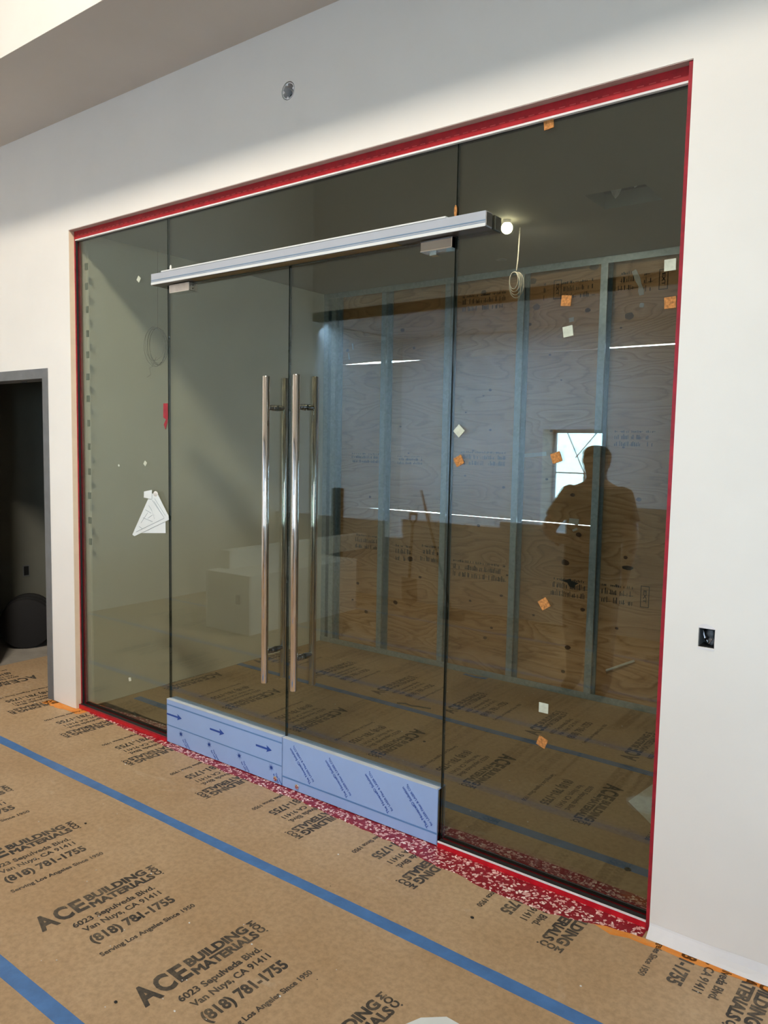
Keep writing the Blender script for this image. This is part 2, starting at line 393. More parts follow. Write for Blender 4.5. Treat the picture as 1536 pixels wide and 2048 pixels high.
def st(o, label, cat): return tag(o, label, cat, kind='structure')
st(MB().box(-4.6, 6.8, -6.84, 2.4, -0.12, 0.0).build('floor', 'concrete', org=(0, 0, -0.12)), 'grey concrete slab under the tan protection sheets', 'floor')
sof = MB().box(-2.4, 6.7, -0.553, 0.0, ZS, 3.55).box(-2.4, 6.7, -0.553, -0.45, 3.55, 7.5).build('ceiling_1', ['shaded_ceiling_paint'], org=(0, 0, ZS))
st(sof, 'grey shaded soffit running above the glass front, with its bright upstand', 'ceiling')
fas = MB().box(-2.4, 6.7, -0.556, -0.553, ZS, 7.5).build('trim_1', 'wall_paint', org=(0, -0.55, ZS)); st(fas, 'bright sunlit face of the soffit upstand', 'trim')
st(MB().box(-2.4, 6.7, -4.6, -0.45, 7.5, 7.6).build('ceiling_2', 'shaded_ceiling_paint', org=(0, 0, 7.5)), 'high atrium ceiling above the room', 'ceiling')
st(MB().slab(1, [-2.4, 3.3, 5.3, 6.7], [3.1, 6.6, 7.1, 7.5], -4.62, -4.5, [(3.3, 5.3, 6.6, 7.1)]).build('wall_atrium', 'wall_paint', org=(0, -4.5, 3.1)), 'upper atrium wall holding the clerestory window', 'wall')
st(MB().box(-2.4, 6.7, -6.5, -4.5, 3.1, 3.2).build('ceiling_3', 'shaded_ceiling_paint', org=(0, 0, 3.1)), 'low ceiling of the area behind the half wall', 'ceiling')
st(MB().box(-2.5, -2.3, -6.6, 0.0, 0.0, 7.5).build('wall_left', 'wall_paint', org=(-2.4, 0, 0)), 'side wall of the front room beyond the dark doorway', 'wall')
st(MB().slab(0, [-6.6, -6.2, -5.2, 0.0], [0.0, 0.6, 2.6, 7.5], 6.5, 6.7, [(-6.2, -5.2, 0.6, 2.6)]).build('wall_right', 'wall_paint', org=(6.6, 0, 0)), 'side wall of the front room past the plain partition', 'wall')  # its opening is added to let in fill light for the back wall
st(MB().slab(1, [-2.4, -0.09, 0.68, 4.4, 6.5], [0.0, 0.5, 0.6, 1.85, 2.6, 3.15], -6.80, -6.4, [(-0.09, 0.68, 0.5, 1.85), (4.4, 6.5, 0.6, 2.6)]).build('wall_back', 'wall_paint', org=(0, -6.4, 0)), 'back wall of the front room with a narrow window, mirrored in the glass', 'wall')

# windows in the far wall (seen mirrored in the glass)
def window(name, x0, x1, z0, z1, y, label, muntins, d=0.12):
    w = thing(name, (x0, y, z0), label, 'window', kind='structure')
    MB().box(x0-0.05, x1+0.05, y+d, y+d+0.015, z1, z1+0.04).box(x0-0.05, x0, y+d, y+d+0.015, z0, z1).box(x1, x1+0.05, y+d, y+d+0.015, z0, z1).build('casing', 'white_trim', w)
    fr = MB().box(x0, x0+0.04, y+0.02, y+0.06, z0, z1).box(x1-0.04, x1, y+0.02, y+0.06, z0, z1).box(x0, x1, y+0.02, y+0.06, z0, z0+0.04).box(x0, x1, y+0.02, y+0.06, z1-0.04, z1)
    fr.build('window_frame', 'jamb_blue', w)
    for a in muntins: MB().box(*a[:2], y+0.025, y+0.05, *a[2:]).build('muntin', 'frame_steel', w)
    MB().box(x0+0.04, x1-0.04, y+0.035, y+0.041, z0+0.04, z1-0.04).build('window_pane', 'clear_glass', w)
    return w
w1 = window('window_1', -0.09, 0.68, 0.5, 1.85, -6.76, 'narrow bright window mirrored in the glass behind the standing person', [(0.33, 0.345, 0.54, 1.30), (-0.05, 0.64, 1.295, 1.31)], 0.36)
zz = MB()
for a, b_ in (((0.10, 1.81), (0.34, 1.31)), ((0.48, 1.81), (0.22, 1.50)), ((0.60, 1.81), (0.64, 1.70))):
    zz.tube([(a[0], -6.71, a[1]), (b_[0], -6.71, b_[1])], 0.007, 6)
zz.build('lattice_bar', 'pink_bar', w1)
w2 = window('window_2', 4.4, 6.5, 0.6, 2.6, -6.76, 'wide shop window behind the photographer', [(5.43, 5.46, 0.6, 2.6)], 0.36)
w3 = window('window_3', 3.3, 5.3, 6.6, 7.1, -4.62, 'high clerestory window lighting the wall', [(4.28, 4.31, 6.6, 7.1)])

# ------------------------------------------------------------------ inner room
IX = 0.02
st(MB().box(-0.13, IX, 0.11, 2.40, 0.0, 2.86).build('wall_inner_left', 'inner_wall_paint', org=(0, 0, 0)), 'pale olive painted side wall seen through the left glass panes', 'wall')
st(MB().box(4.4, 4.5, 0.11, 2.40, 0.0, 2.86).build('wall_inner_right', 'inner_wall_paint', org=(4.4, 0, 0)), 'side wall of the glazed room out of sight behind the partition', 'wall')
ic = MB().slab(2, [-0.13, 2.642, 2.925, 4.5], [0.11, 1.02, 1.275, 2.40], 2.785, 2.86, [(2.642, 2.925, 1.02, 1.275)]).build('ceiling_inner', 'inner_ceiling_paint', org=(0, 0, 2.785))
st(ic, 'dark plain ceiling of the glazed room with a square cut hole', 'ceiling')
ck = MB().tube([(1.73, 1.91, 2.7), (1.73, 1.91, 2.85)], 0.035, 24).build('cutter', 'wall_paint', org=(0, 0, 0)); cut(ic, ck)
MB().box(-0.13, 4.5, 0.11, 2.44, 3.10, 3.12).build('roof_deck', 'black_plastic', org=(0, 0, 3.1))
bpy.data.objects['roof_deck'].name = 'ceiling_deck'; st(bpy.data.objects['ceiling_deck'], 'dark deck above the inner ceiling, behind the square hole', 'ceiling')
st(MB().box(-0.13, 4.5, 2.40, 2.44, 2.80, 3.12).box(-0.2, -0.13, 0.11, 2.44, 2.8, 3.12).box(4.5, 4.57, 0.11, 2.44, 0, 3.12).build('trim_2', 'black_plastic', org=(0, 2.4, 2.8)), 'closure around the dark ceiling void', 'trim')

# back wall: studs, tracks and plywood
bw = thing('wall_rear', (2.2, 2.17, 0), 'back wall of plywood sheets behind bluish metal studs', 'wall', kind='structure')
YF, YB = 2.17, 2.26
for x in (0.022, 0.10, 0.593, 1.153, 1.719, 2.283, 2.85, 3.41, 3.97):
    wdt = 0.045; t = 0.004
    MB().prism([(x, YF), (x+wdt, YF), (x+wdt, YF+0.014), (x+wdt-t, YF+0.014), (x+wdt-t, YF+t), (x+t, YF+t), (x+t, YB-t), (x+wdt-t, YB-t), (x+wdt-t, YB-0.014), (x+wdt, YB-0.014), (x+wdt, YB), (x, YB)], 2, 0.004, 2.782).build('metal_stud', 'galvanised', bw)
MB().box(IX, 4.4, YF-0.004, YF-0.001, 2.742, 2.785).box(IX, 4.4, YF-0.004, YB, 2.782, 2.785).build('top_track', 'galvanised', bw)
MB().box(IX, 4.4, YF-0.005, YF-0.001, 0.003, 0.042).box(IX, 4.4, YF-0.005, YB, 0.0, 0.004).build('bottom_track', 'galvanised', bw)
YP = YB+0.004
# z of each course edge as a function of x: the joints gape where daylight shows
def sheet(pts): 
    return MB().prism(pts, 1, YP, YP+0.017).build('plywood_sheet', 'plywood', bw)
J1 = 1.113; J2 = 2.240
sheet([(-0.1, -0.01), (1.18, -0.01), (1.18, J1-0.001), (0.95, J1-0.0015), (0.45, J1-0.0015), (-0.1, J1-0.0005)])
sheet([(1.183, -0.01), (2.30, -0.01), (2.30, J1-0.0045), (1.6, J1-0.003), (1.183, J1-0.0015)])
sheet([(2.303, -0.01), (4.45, -0.01), (4.45, J1), (2.303, J1-0.0005)])
sheet([(-0.1, J1), (0.40, J1), (0.95, J1+0.006), (1.19, J1+0.0055), (1.19, J2-0.001), (0.9, J2-0.001), (0.62, J2-0.007), (0.5, J2-0.007), (0.15, J2-0.001), (-0.1, J2-0.001)])
sheet([(1.193, J1+0.0015), (2.02, J1+0.002), (2.26, J1), (2.30, J1), (2.30, J2-0.002), (1.193, J2-0.001)])
sheet([(2.303, J1+0.0005), (4.45, J1+0.0005), (4.45, J2-0.004), (2.303, J2-0.002)])
sheet([(-0.1, J2), (0.15, J2+0.001), (0.45, J2+0.008), (0.60, J2+0.007), (0.92, J2), (1.75, J2), (1.75, 2.86), (-0.1, 2.86)])
sheet([(1.753, J2), (2.28, J2), (2.31, J2+0.006), (4.45, J2+0.006), (4.45, 2.86), (1.753, 2.86)])
def blob(mb, cx, cz, rx, rz, y, n=12, j=0.12, mi=0):
    vs = []
    for i in range(n):
        a = 2*math.pi*i/n; q = 1+random.uniform(-j, j); vs.append((cx+rx*q*math.cos(a), y, cz+rz*q*math.sin(a)))
    vs += [(v[0], YP+0.001, v[2]) for v in vs]
    return mb.add(vs, [tuple(range(n))]+[(i, i+n, (i+1) % n+n, (i+1) % n) for i in range(n)], mi)
kn = MB()
for x, z, a, c2 in ((1.408, 2.675, .022, .018), (1.781, 2.712, .024, .02), (1.813, 2.539, .026, .021), (2.2, 2.755, .03, .022), (2.438, 2.428, .028, .022)):
    blob(kn, x, z, a, c2, YP-0.0012)
kn.build('patch_plug', 'plug', bw)
kn = MB()
for x, z, a in ((2.169, 2.488, .016), (1.767, 2.429, .012), (2.007, 2.053, .006), (1.492, 1.726, .009), (1.482, 2.003, .011), (1.43, 1.965, .006), (1.29, 1.85, .007),
                (2.118, 1.305, .015), (2.17, 1.046, .018), (2.084, .855, .024), (2.125, .289, .018), (2.218, .556, .014), (2.486, .93, .012), (2.45, .47, .010),
                (.837, .749, .022), (.705, .396, .018), (.33, .50, .013), (.42, .28, .015), (.28, .36, .009), (.93, .62, .012), (1.62, .57, .011), (1.55, .33, .01),
                (1.37, .5, .009), (1.42, 1.05, .012), (1.30, 1.40, .008), (1.36, 1.58, .008), (.72, 2.47, .016), (.83, 2.33, .011), (.19, 2.35, .014), (.72, 1.75, .008),
                (.80, 1.55, .008), (1.92, 2.22, .008), (2.05, 1.62, .011), (1.95, 1.72, .009), (2.12, 1.60, .014), (2.39, 2.36, .007), (2.44, 1.62, .008), (1.87, .47, .009),
                (1.93, 1.40, .009), (2.55, 1.30, .014), (1.61, 1.33, .011), (.44, 1.20, .010), (.60, 1.30, .008), (2.10, .12, .013), (1.50, .25, .014), (1.66, .72, .008)):
    blob(kn, x, z, a*1.15, a*0.85, YP-0.0012, 10)
kn.add([(x, YP-0.0013, z) for x, z in ((2.045, .735), (2.10, .742), (2.125, .752), (2.135, .738), (2.185, .728), (2.16, .712), (2.15, .690), (2.12, .698), (2.105, .722))], [tuple(range(9))], 1)
blob(kn, 2.50, .865, .036, .014, YP-0.0013, 12, .1, 1)
kn.build('knot', ['knot', 'black_plastic'], bw)
# mill stamps: illegible rows of bars, with a boxed mark at the end
def stamp(mb, x, z, w, tall=1.0, box=True):
    tall *= 1.35; z += 0.008
    random.seed(int(x*100+z*1000)); q = x
    while q < x+w:
        for row, h in ((0.0, 0.030), (0.04, 0.030), (0.078, 0.014)):
            if random.random() < 0.72:
                hh = h*random.uniform(0.5, 1.0)*tall; mb.box(q, q+random.uniform(0.003, 0.007), YP-0.0012, YP-0.0004, z+row*tall, z+row*tall+hh)
            if random.random() < 0.15: mb.box(q, q+random.uniform(0.012, 0.035), YP-0.0012, YP-0.0004, z+row*tall+0.006, z+row*tall+0.009)
        q += random.uniform(0.008, 0.014)
    if box:
        bx = x+w+0.05; z1 = z+0.10*tall
        for a in ((bx, bx+0.004, z, z1), (bx+0.05, bx+0.054, z, z1), (bx, bx+0.054, z, z+0.004), (bx, bx+0.054, z1-0.004, z1)): mb.box(a[0], a[1], YP-0.0012, YP-0.0004, a[2], a[3])
        text_mb(mb, 'EXT', 0.06*tall, 0.020, bx+0.018, z+0.08*tall, R(-90), 0.02, put=lambda a, b2: (a, YP-0.0012, b2))
sb = MB()
stamp(sb, 0.30, 0.78, 0.22, 0.9); stamp(sb, 0.70, 0.72, 0.13, 1.0, False); stamp(sb, 0.93, 0.74, 0.20, 1.0, False); stamp(sb, 1.22, 0.66, 0.42)
stamp(sb, 1.99, 0.62, 0.24, 1.0, False); stamp(sb, 2.34, 0.62, 0.20)
stamp(sb, 0.25, 1.46, 0.30, 0.6, False); stamp(sb, 0.70, 1.46, 0.22, 0.5, False); stamp(sb, 1.26, 1.47, 0.36, 0.8, False)
stamp(sb, 1.24, 2.55, 0.34, 0.9, False); stamp(sb, 1.98, 2.565, 0.22, 0.9, False); stamp(sb, 1.86, 2.57, 0.02, 0.9); stamp(sb, 2.36, 2.58, 0.10, 0.9, False); stamp(sb, 2.52, 2.56, 0.04, 0.9)
stamp(sb, 2.38, 1.62, 0.24, 0.8, False)
sb.build('mill_stamp', 'stamp_ink', bw)['label'] = 'faded black mill stamps printed on the plywood'
random.seed(3)
ps = MB()
for pts, wd in ((((2.455, 2.70), (2.475, 2.66), (2.50, 2.60), (2.515, 2.52)), 0.016), (((2.515, 2.50), (2.510, 2.46)), 0.012), (((2.06, 2.45), (2.066, 2.41)), 0.016), (((1.745, 1.553), (1.85, 1.562), (1.96, 1.575)), 0.013), (((0.20, 2.33), (0.215, 2.25)), 0.006), (((0.24, 2.40), (0.25, 2.33)), 0.006), (((2.10, 1.135), (2.20, 1.125)), 0.018), (((2.14, 1.085), (2.15, 1.065)), 0.016)):
    L = []; Rr = []
    for k in range(len(pts)-1):
        for t in (0, .33, .66):
            x = pts[k][0]*(1-t)+pts[k+1][0]*t; z = pts[k][1]*(1-t)+pts[k+1][1]*t; d = Vector((pts[k+1][0]-pts[k][0], pts[k+1][1]-pts[k][1])).normalized()
            q = wd*random.uniform(0.7, 1.2); L.append((x-d.y*q, z+d.x*q)); Rr.append((x+d.y*q, z-d.x*q))
    ps.prism(L+Rr[::-1], 1, YP-0.003, YP+0.001)
ps.build('plaster_smear', 'plaster_white', bw)['label'] = 'white plaster smears on the plywood'
tag(MB().tube([(2.40, 2.245, 0.19), (2.575, 2.25, 0.285)], 0.008, 6).build('white_stick', 'plaster_white'), 'thin white stick lying slanted low against the plywood', 'stick')

# hole in the ceiling with crumpled insulation
hp = MB(); N = 14
vs = []
for i in range(N+1):
    for j in range(N+1):
        x = 2.655+0.24*i/N; y = 1.035+0.225*j/N
        h = 0.105+0.060*noise.noise(Vector((i*0.31, j*0.27, 2.1)))*2 + 0.03*abs(noise.noise(Vector((i*0.8, j*0.7, 5.0))))
        vs.append((x, y, 2.785+max(0.004, h)))
hp.add(vs, [(i*(N+1)+j, (i+1)*(N+1)+j, (i+1)*(N+1)+j+1, i*(N+1)+j+1) for i in range(N) for j in range(N)])
o = hp.build('crumpled_lining', 'insulation', ic); o['label'] = 'crumpled grey lining in the square ceiling hole'
sd = o.modifiers.new('s', 'SOLIDIFY'); sd.thickness = 0.003

# bulb, hanging cable, wire coil
bl = thing('ceiling_bulb', (2.16, 1.17, 2.785), 'small glowing round bulb just under the ceiling of the glazed room', 'light bulb')
MB().tube([(2.16, 1.17, 2.785), (2.16, 1.17, 2.768)], 0.020, 16).build('bulb_socket', 'white_trim', bl, True)
MB().sphere((2.16, 1.17, 2.744), 0.030, 18, 12).build('bulb_globe', 'bulb_glow', bl, True)
lp = bpy.data.lights.new('bulb_light', 'SPOT'); lp.energy = 10; lp.color = (1, .90, .72); lp.shadow_soft_size = 0.035; lp.spot_size = R(165); lp.spot_blend = 0.5
lo = bpy.data.objects.new('bulb_light', lp); link(lo); lo.location = Vector((2.16, 1.17, 2.70))*S; lo.rotation_euler = (R(38), 0, 0)
cb = thing('hanging_cable', (2.153, 1.33, 2.785), 'pale cable hanging from the inner ceiling and ending in a small coil', 'cable')
random.seed(11)
MB().tube([(2.153, 1.33, 2.785), (2.150, 1.33, 2.70), (2.146, 1.331, 2.62), (2.140, 1.33, 2.56)], 0.0035, 6).build('cable_drop', 'wire_pale', cb)
co = MB()
for k in range(4):
    pts = []; rx = 0.026+0.006*k; rz = 0.045+0.008*k
    for i in range(17):
        a = math.pi/2+2*math.pi*i/16; pts.append((2.125+0.004*k+rx*math.cos(a), 1.33+0.004*k, 2.555-rz+rz*math.sin(a)))
    co.tube(pts, 0.0022, 5)
co.tube([(2.14, 1.33, 2.55), (2.165, 1.33, 2.50), (2.17, 1.33, 2.44), (2.155, 1.335, 2.40)], 0.0022, 5)
co.build('cable_coil', 'wire_pale', cb)
wc = thing('wire_coil', (0.16, 0.50, 2.785), 'thin dark tangle of wire hanging on a single strand by the side wall', 'wire')
MB().tube([(0.14, 0.50, 2.785), (0.14, 0.50, 2.6), (0.138, 0.50, 2.30)], 0.0007, 4).build('wire_strand', 'wire_dark', wc)
co = MB()
for k in range(7):
    pts = []; rx = 0.045+0.008*random.random()*3; rz = 0.10+0.02*random.random(); cx = 0.14+random.uniform(-.02, .02)
    for i in range(25):
        a = math.pi/2+2*math.pi*i/24; pts.append((0.12+0.3*rx*math.cos(a), 0.50+(cx-0.14)+rx*math.cos(a), 2.30-rz+rz*math.sin(a)+random.uniform(-.003, .003)))
    co.tube(pts, 0.0009, 4)
co.tube([(0.12, 0.50, 2.12), (0.12, 0.47, 2.06), (0.12, 0.45, 2.05), (0.12, 0.46, 2.01), (0.12, 0.43, 1.99)], 0.0009, 4)
co.build('wire_loop', 'wire_dark', wc)

# ------------------------------------------------------------------ glazing
GY0, GY1 = 0.044, 0.056
def pane(mb, x0, x1, z0, z1):   # faces -x +x -y +y -z +z
    return mb.box(x0, x1, GY0, GY1, z0, z1, fm=[1, 1, 0, 0, 1, 1])
HX0, HX1 = 0.762, 2.705; HZ0, HZ1 = 2.397, 2.452
def fixed(name, x0, x1, z0, z1, label):
    w = thing(name, ((x0+x1)/2, 0.05, z0), label, 'window', kind='structure')
    pane(MB(), x0, x1, z0, z1).build('glass_pane', ['tinted_glass', 'glass_edge'], w); return w
wl_ = fixed('window_4', 0.012, 0.828, 0.012, 2.752, 'fixed left side pane of tinted glass with a folded drawing taped on it')
wr_ = fixed('window_5', 2.553, 3.390, 0.012, 2.752, 'fixed right side pane of tinted glass dotted with cork pads')
wt_ = fixed('window_6', 0.833, 2.548, 2.452, 2.752, 'transom pane of tinted glass above the silver header bar')
# red taped channels
ch = thing('trim_3', (1.7, 0.05, OH), 'red taped head channel with a white edge along the top of the glass', 'trim', kind='structure')
MB().box(0.004, OW-0.002, 0.032, 0.070, 2.738, OH-0.003).build('channel', 'tape_red_mid', ch)
MB().box(0.016, OW-0.012, 0.030, 0.0435, 2.731, 2.738).build('white_edge', 'white_trim', ch)
MB().box(0.016, OW-0.012, 0.0565, 0.068, 2.731, 2.738).build('gasket', 'black_rubber', ch)
dm = MB(); x = 0.03
while x < OW-0.04: dm.box(x, x+0.022, 0.0312, 0.032, 2.757, 2.7595); x += 0.038
dm.build('stitch_mark', 'tape_red_dash', ch)['kind'] = 'stuff'
ch = thing('trim_4', (0.01, 0.05, 0), 'thin red taped channel beside the side wall at the far end of the glass', 'trim', kind='structure')
MB().box(0.0032, 0.013, 0.032, 0.070, 0.0, 2.74).build('channel', 'tape_red_side', ch)
MB().box(0.013, 0.020, 0.0345, 0.0435, 0.025, 2.731).build('gasket', 'black_rubber', ch)
ch = thing('trim_5', (OW, 0.05, 0), 'thin red taped channel at the near end of the glass', 'trim', kind='structure')
MB().box(3.390, OW-0.0005, 0.004, 0.070, 0.0, OH-0.004).build('channel', 'tape_red_side', ch)
for nm, a, c2, lb in (('trim_6', 0.010, 0.832, 'red taped sill channel under the far side pane'), ('trim_7', 2.556, 3.392, 'bright red taped sill channel with white lip under the near side pane')):
    ch = thing(nm, ((a+c2)/2, 0.05, 0), lb, 'trim', kind='structure')
    MB().box(a, c2, 0.014, 0.043, 0.003, 0.026).box(a, c2, 0.057, 0.086, 0.003, 0.026).build('channel', 'tape_red', ch)
    MB().box(a, c2, 0.013, 0.018, 0.024, 0.0295).build('white_edge', 'white_trim' if nm == 'trim_7' else 'tape_red_side', ch)
    MB().box(a, c2, 0.018, 0.0435, 0.026, 0.028).box(a, c2, 0.0565, 0.080, 0.026, 0.028).build('gasket', 'black_rubber', ch)

# header bar
hb = thing('header_bar', (1.73, 0.05, HZ0), 'long silver header bar with a thin blue line above the glass doors', 'door header')
MB().box(HX0, HX1, -0.008, 0.040, HZ0, HZ1).build('front_rail', ['header_film'], hb, bevel=0.0015)
MB().box(HX0, HX1, 0.060, 0.108, HZ0, HZ1).build('rear_rail', ['header_anodised'], hb, bevel=0.0015)
MB().box(HX0+0.01, HX1-0.01, 0.040, 0.060, HZ0+0.001, HZ1-0.003).build('core', 'header_anodised', hb)
MB().box(HX0+0.001, HX1-0.001, -0.0068, 0.1068, HZ0-0.002, HZ0).build('underside', 'header_anodised', hb)
MB().box(1.06, 2.30, 0.000, 0.043, HZ0-0.0035, HZ0-0.002).build('brown_strip', 'header_brown', hb)['label'] = 'brown strip under the silver bar'
MB().box(HX0, HX1, -0.0088, -0.008, HZ0+0.0195, HZ0+0.0235).box(HX0, HX1, -0.0088, -0.008, HZ0+0.0130, HZ0+0.0145).build('film_line', 'header_line', hb)
MB().box(0.845, 2.535, -0.0095, 0.038, HZ1, HZ1+0.006).build('film_fold', 'header_film_light', hb)
MB().box(HX0, HX1, -0.0088, -0.008, HZ0, HZ0+0.012).build('film_lip', 'header_film_light', hb)
for a, c2 in ((-0.006, 0.038), (0.062, 0.106)):
    MB().box(HX1, HX1+0.0025, a, c2, HZ0+0.003, HZ1-0.003).build('end_cap', 'brushed_steel', hb, bevel=0.001)
    MB().box(HX0-0.0025, HX0, a, c2, HZ0+0.003, HZ1-0.003).build('end_cap', 'brushed_steel', hb, bevel=0.001)
tag(MB().sphere((0.852, 0.046, HZ1+0.030), 0.010, 10, 8, sc=(.8, .5, 1.6)).build('glazing_shim', 'plaster_white', wt_), None)
bpy.data.objects['glazing_shim']['label'] = 'small white shim at the glass joint'
tag(MB().sphere((2.549, 0.038, HZ1+0.032), 0.010, 10, 8, sc=(.6, .5, 2.4)).build('glazing_shim', 'cork_pad', wt_), None)

# glass doors
def door(name, x0, x1, lab, hx, px0, px1, film):
    d = thing(name, ((x0+x1)/2, 0.05, 0.0), lab, 'door', kind='structure')
    pane(MB(), x0, x1, 0.20, 2.392).build('glass_pane', ['tinted_glass', 'glass_edge'], d)
    rl = MB().box(x0, x1, 0.020, 0.080, 0.006, 0.238).build('bottom_rail', 'film_blue', d, bevel=0.0015); rl['label'] = 'bottom rail under light blue printed film'
    MB().box(x0+0.001, x1-0.001, 0.0188, 0.0405, 0.2375, 0.2405).build('film_edge', 'film_edge', rl)
    MB().box(x1-0.0005, x1+0.001, 0.026, 0.074, 0.01, 0.234).build('rail_cap', 'chrome_dark', rl)
    ln = MB()
    if film == 0:
        ln.box(x0, x1, 0.0192, 0.020, 0.207, 0.2135).box(x0, x1, 0.0192, 0.020, 0.0965, 0.1015)
    else:
        ln.box(x0, x1, 0.0192, 0.020, 0.050, 0.057)
    ln.build('film_stripe', 'film_line', rl)
    pr = MB(); put = lambda a, b2: (a, 0.0190, b2)
    if film == 0:
        for i, ax in enumerate((0.852, 1.180, 1.512)):
            q = ax+0.108 if i else 0.958; s0 = x0 if i == 0 else ax
            pr.add([put(a, b2) for a, b2 in ((s0, .1535), (q-0.032, .1535), (q-0.036, .142), (q, .158), (q-0.036, .176), (q-0.032, .163), (s0, .163))], [(0, 1, 5, 6), (2, 3, 4, 5, 1)])
        for sx_ in (0.951, 1.174, 1.396, 1.616):
            for k in range(14):
                a = math.pi*2*k/14; r1 = 0.023 if k % 2 else 0.017
                pr.add([put(sx_+0.0045*math.cos(a-.3), .074+0.0045*math.sin(a-.3)), put(sx_+r1*math.cos(a), .074+r1*math.sin(a)), put(sx_+0.0045*math.cos(a+.3), .074+0.0045*math.sin(a+.3))], [(0, 1, 2)])
            pr.add([put(sx_+0.006*math.cos(2*math.pi*k/10), .074+0.006*math.sin(2*math.pi*k/10)) for k in range(10)], [tuple(range(10))])
            text_mb(pr, 'The Nova', 0.060, 0.0105, sx_+0.026, 0.051, R(-45), 0.02, put=put)
            text_mb(pr, 'for LAS', 0.048, 0.0105, sx_+0.012, 0.044, R(-45), 0.02, put=put)
    else:
        for sx_ in (1.893, 2.110, 2.335, 2.532):
            text_mb(pr, 'The Novacel\u00ae Solution', 0.185, 0.0135, sx_-0.022, 0.070, R(134), 0.02, put=put)
            text_mb(pr, 'for LASER Fiber & LASER CO\u2082', 0.185, 0.0115, sx_-0.004, 0.085, R(134), 0.015, put=put)
    pr.build('film_print', 'film_print', rl, fix=False)['label'] = 'dark blue printing on the film'
    sx_ = 1.648 if film == 0 else 1.786
    MB().tube([(sx_, 0.0195, 0.031), (sx_, 0.013, 0.031)], 0.0115, 18).build('screw_head', 'chrome', rl, True, bevel=0.001)
    # pivot patch at the head
    pt = MB().box(px0, px1, 0.024, 0.076, 2.352, 2.392).build('pivot_patch', 'brushed_steel' if film == 0 else 'chrome_dark', d, bevel=0.0015)
    MB().box(px0, px1, 0.0235, 0.0765, 2.3505, 2.3535).box(px1-0.003 if film else px0, px1 if film else px0+0.003, 0.0235, 0.0765, 2.352, 2.391).build('patch_trim', 'chrome', pt)
    if film: MB().box(px0+0.02, px0+0.05, 0.06, 0.085, 2.342, 2.352).build('patch_foot', 'chrome', pt)
    else:
        for zz_ in (2.362, 2.377): MB().tube([(px1, 0.045, zz_), (px1+0.003, 0.045, zz_)], 0.004, 10).build('patch_screw', 'chrome', pt)
    # full height pull handle, one bar on either side of the glass
    h = bpy.data.objects.new('pull_handle', None); link(h); h.parent = d; h.location = (Vector((hx, 0.05, 0.49))-worg(d))*S
    h['label'] = 'polished chrome pull handle with a bar on each side'
    for yy in (-0.012, 0.112):
        MB().tube([(hx, yy, 0.490), (hx, yy, 0.493), (hx, yy, 1.902), (hx, yy, 1.905)], 0.016, 28, rs=[0.0145, 0.0165, 0.0165, 0.0145]).build('handle_bar', 'chrome', h, True)
    for z in (0.635, 1.765):
        MB().tube([(hx, 0.0, z), (hx, 0.012, z), (hx, 0.013, z), (hx, 0.030, z), (hx, 0.031, z), (hx, 0.043, z)], 0.011, 18, rs=[.0105, .0105, .0125, .0125, .0145, .0145]).build('standoff', 'chrome_dark', h, True)
        MB().tube([(hx, 0.100, z), (hx, 0.088, z), (hx, 0.087, z), (hx, 0.070, z), (hx, 0.069, z), (hx, 0.057, z)], 0.011, 18, rs=[.0105, .0105, .0125, .0125, .0145, .0145]).build('standoff', 'chrome_dark', h, True)
    return d
door('door_1', 0.834, 1.6835, 'far glass door leaf with blue arrows printed on its bottom rail', 1.600, 0.868, 1.022, 0)
door('door_2', 1.6895, 2.547, 'near glass door leaf with slanted blue text on its bottom rail', 1.786, 2.402, 2.546, 1)

# pads and stickers on the glass
def pad(parent, x, z, sz, mat, ang, name, label, yy=None):
    mb = MB(); ca, sa = math.cos(ang), math.sin(ang); y1 = GY0 if yy is None else yy
    P2 = [(x+(a*ca-b2*sa)*sz/2, z+(a*sa+b2*ca)*sz/2) for a, b2 in ((-1, -1), (1, -1), (1, 1), (-1, 1))]
    o = mb.prism(P2, 1, y1-0.003, y1-0.0002).build(name, mat, parent); o['label'] = label; return o
for x, z, a in ((2.915, 2.72, .1), (3.004, 2.112, -.1), (3.357, 2.072, 0.05), (2.989, 1.571, .35), (2.590, 1.549, .5), (2.964, 1.045, .6), (2.976, .535, -.35)):
    pad(wr_, x, z, 0.036, 'cork_pad', a, 'cork_pad', 'small orange cork pad stuck on the glass')
for x, z, a in ((3.351, 2.19, 0.02), (3.015, 2.007, .15), (2.587, 1.663, .8), (2.977, .663, 0.0)):
    pad(wr_, x, z, 0.036, 'white_pad', a, 'foam_pad', 'small pale foam pad stuck on the glass')
for x, z, a, sz in ((.633, 1.483, .9, .022), (.394, 1.465, .2, .012), (.590, 2.455, .9, .026), (.477, .267, .3, .02)):
    pad(wl_, x, z, sz, 'white_pad', a, 'foam_pad', 'small pale foam pad stuck on the glass')
for z in (2.585, 2.475, 2.345, 2.21, 2.09, 1.965, 1.84, 1.70, 1.565, 1.42, 1.28, 1.135, 1.01):
    MB().box(0.082-0.012+0.004*math.sin(z*9), 0.082+0.012, GY1, GY1+0.004, z-0.019, z+0.019).build('spacer_pad', 'clear_pad', wl_)

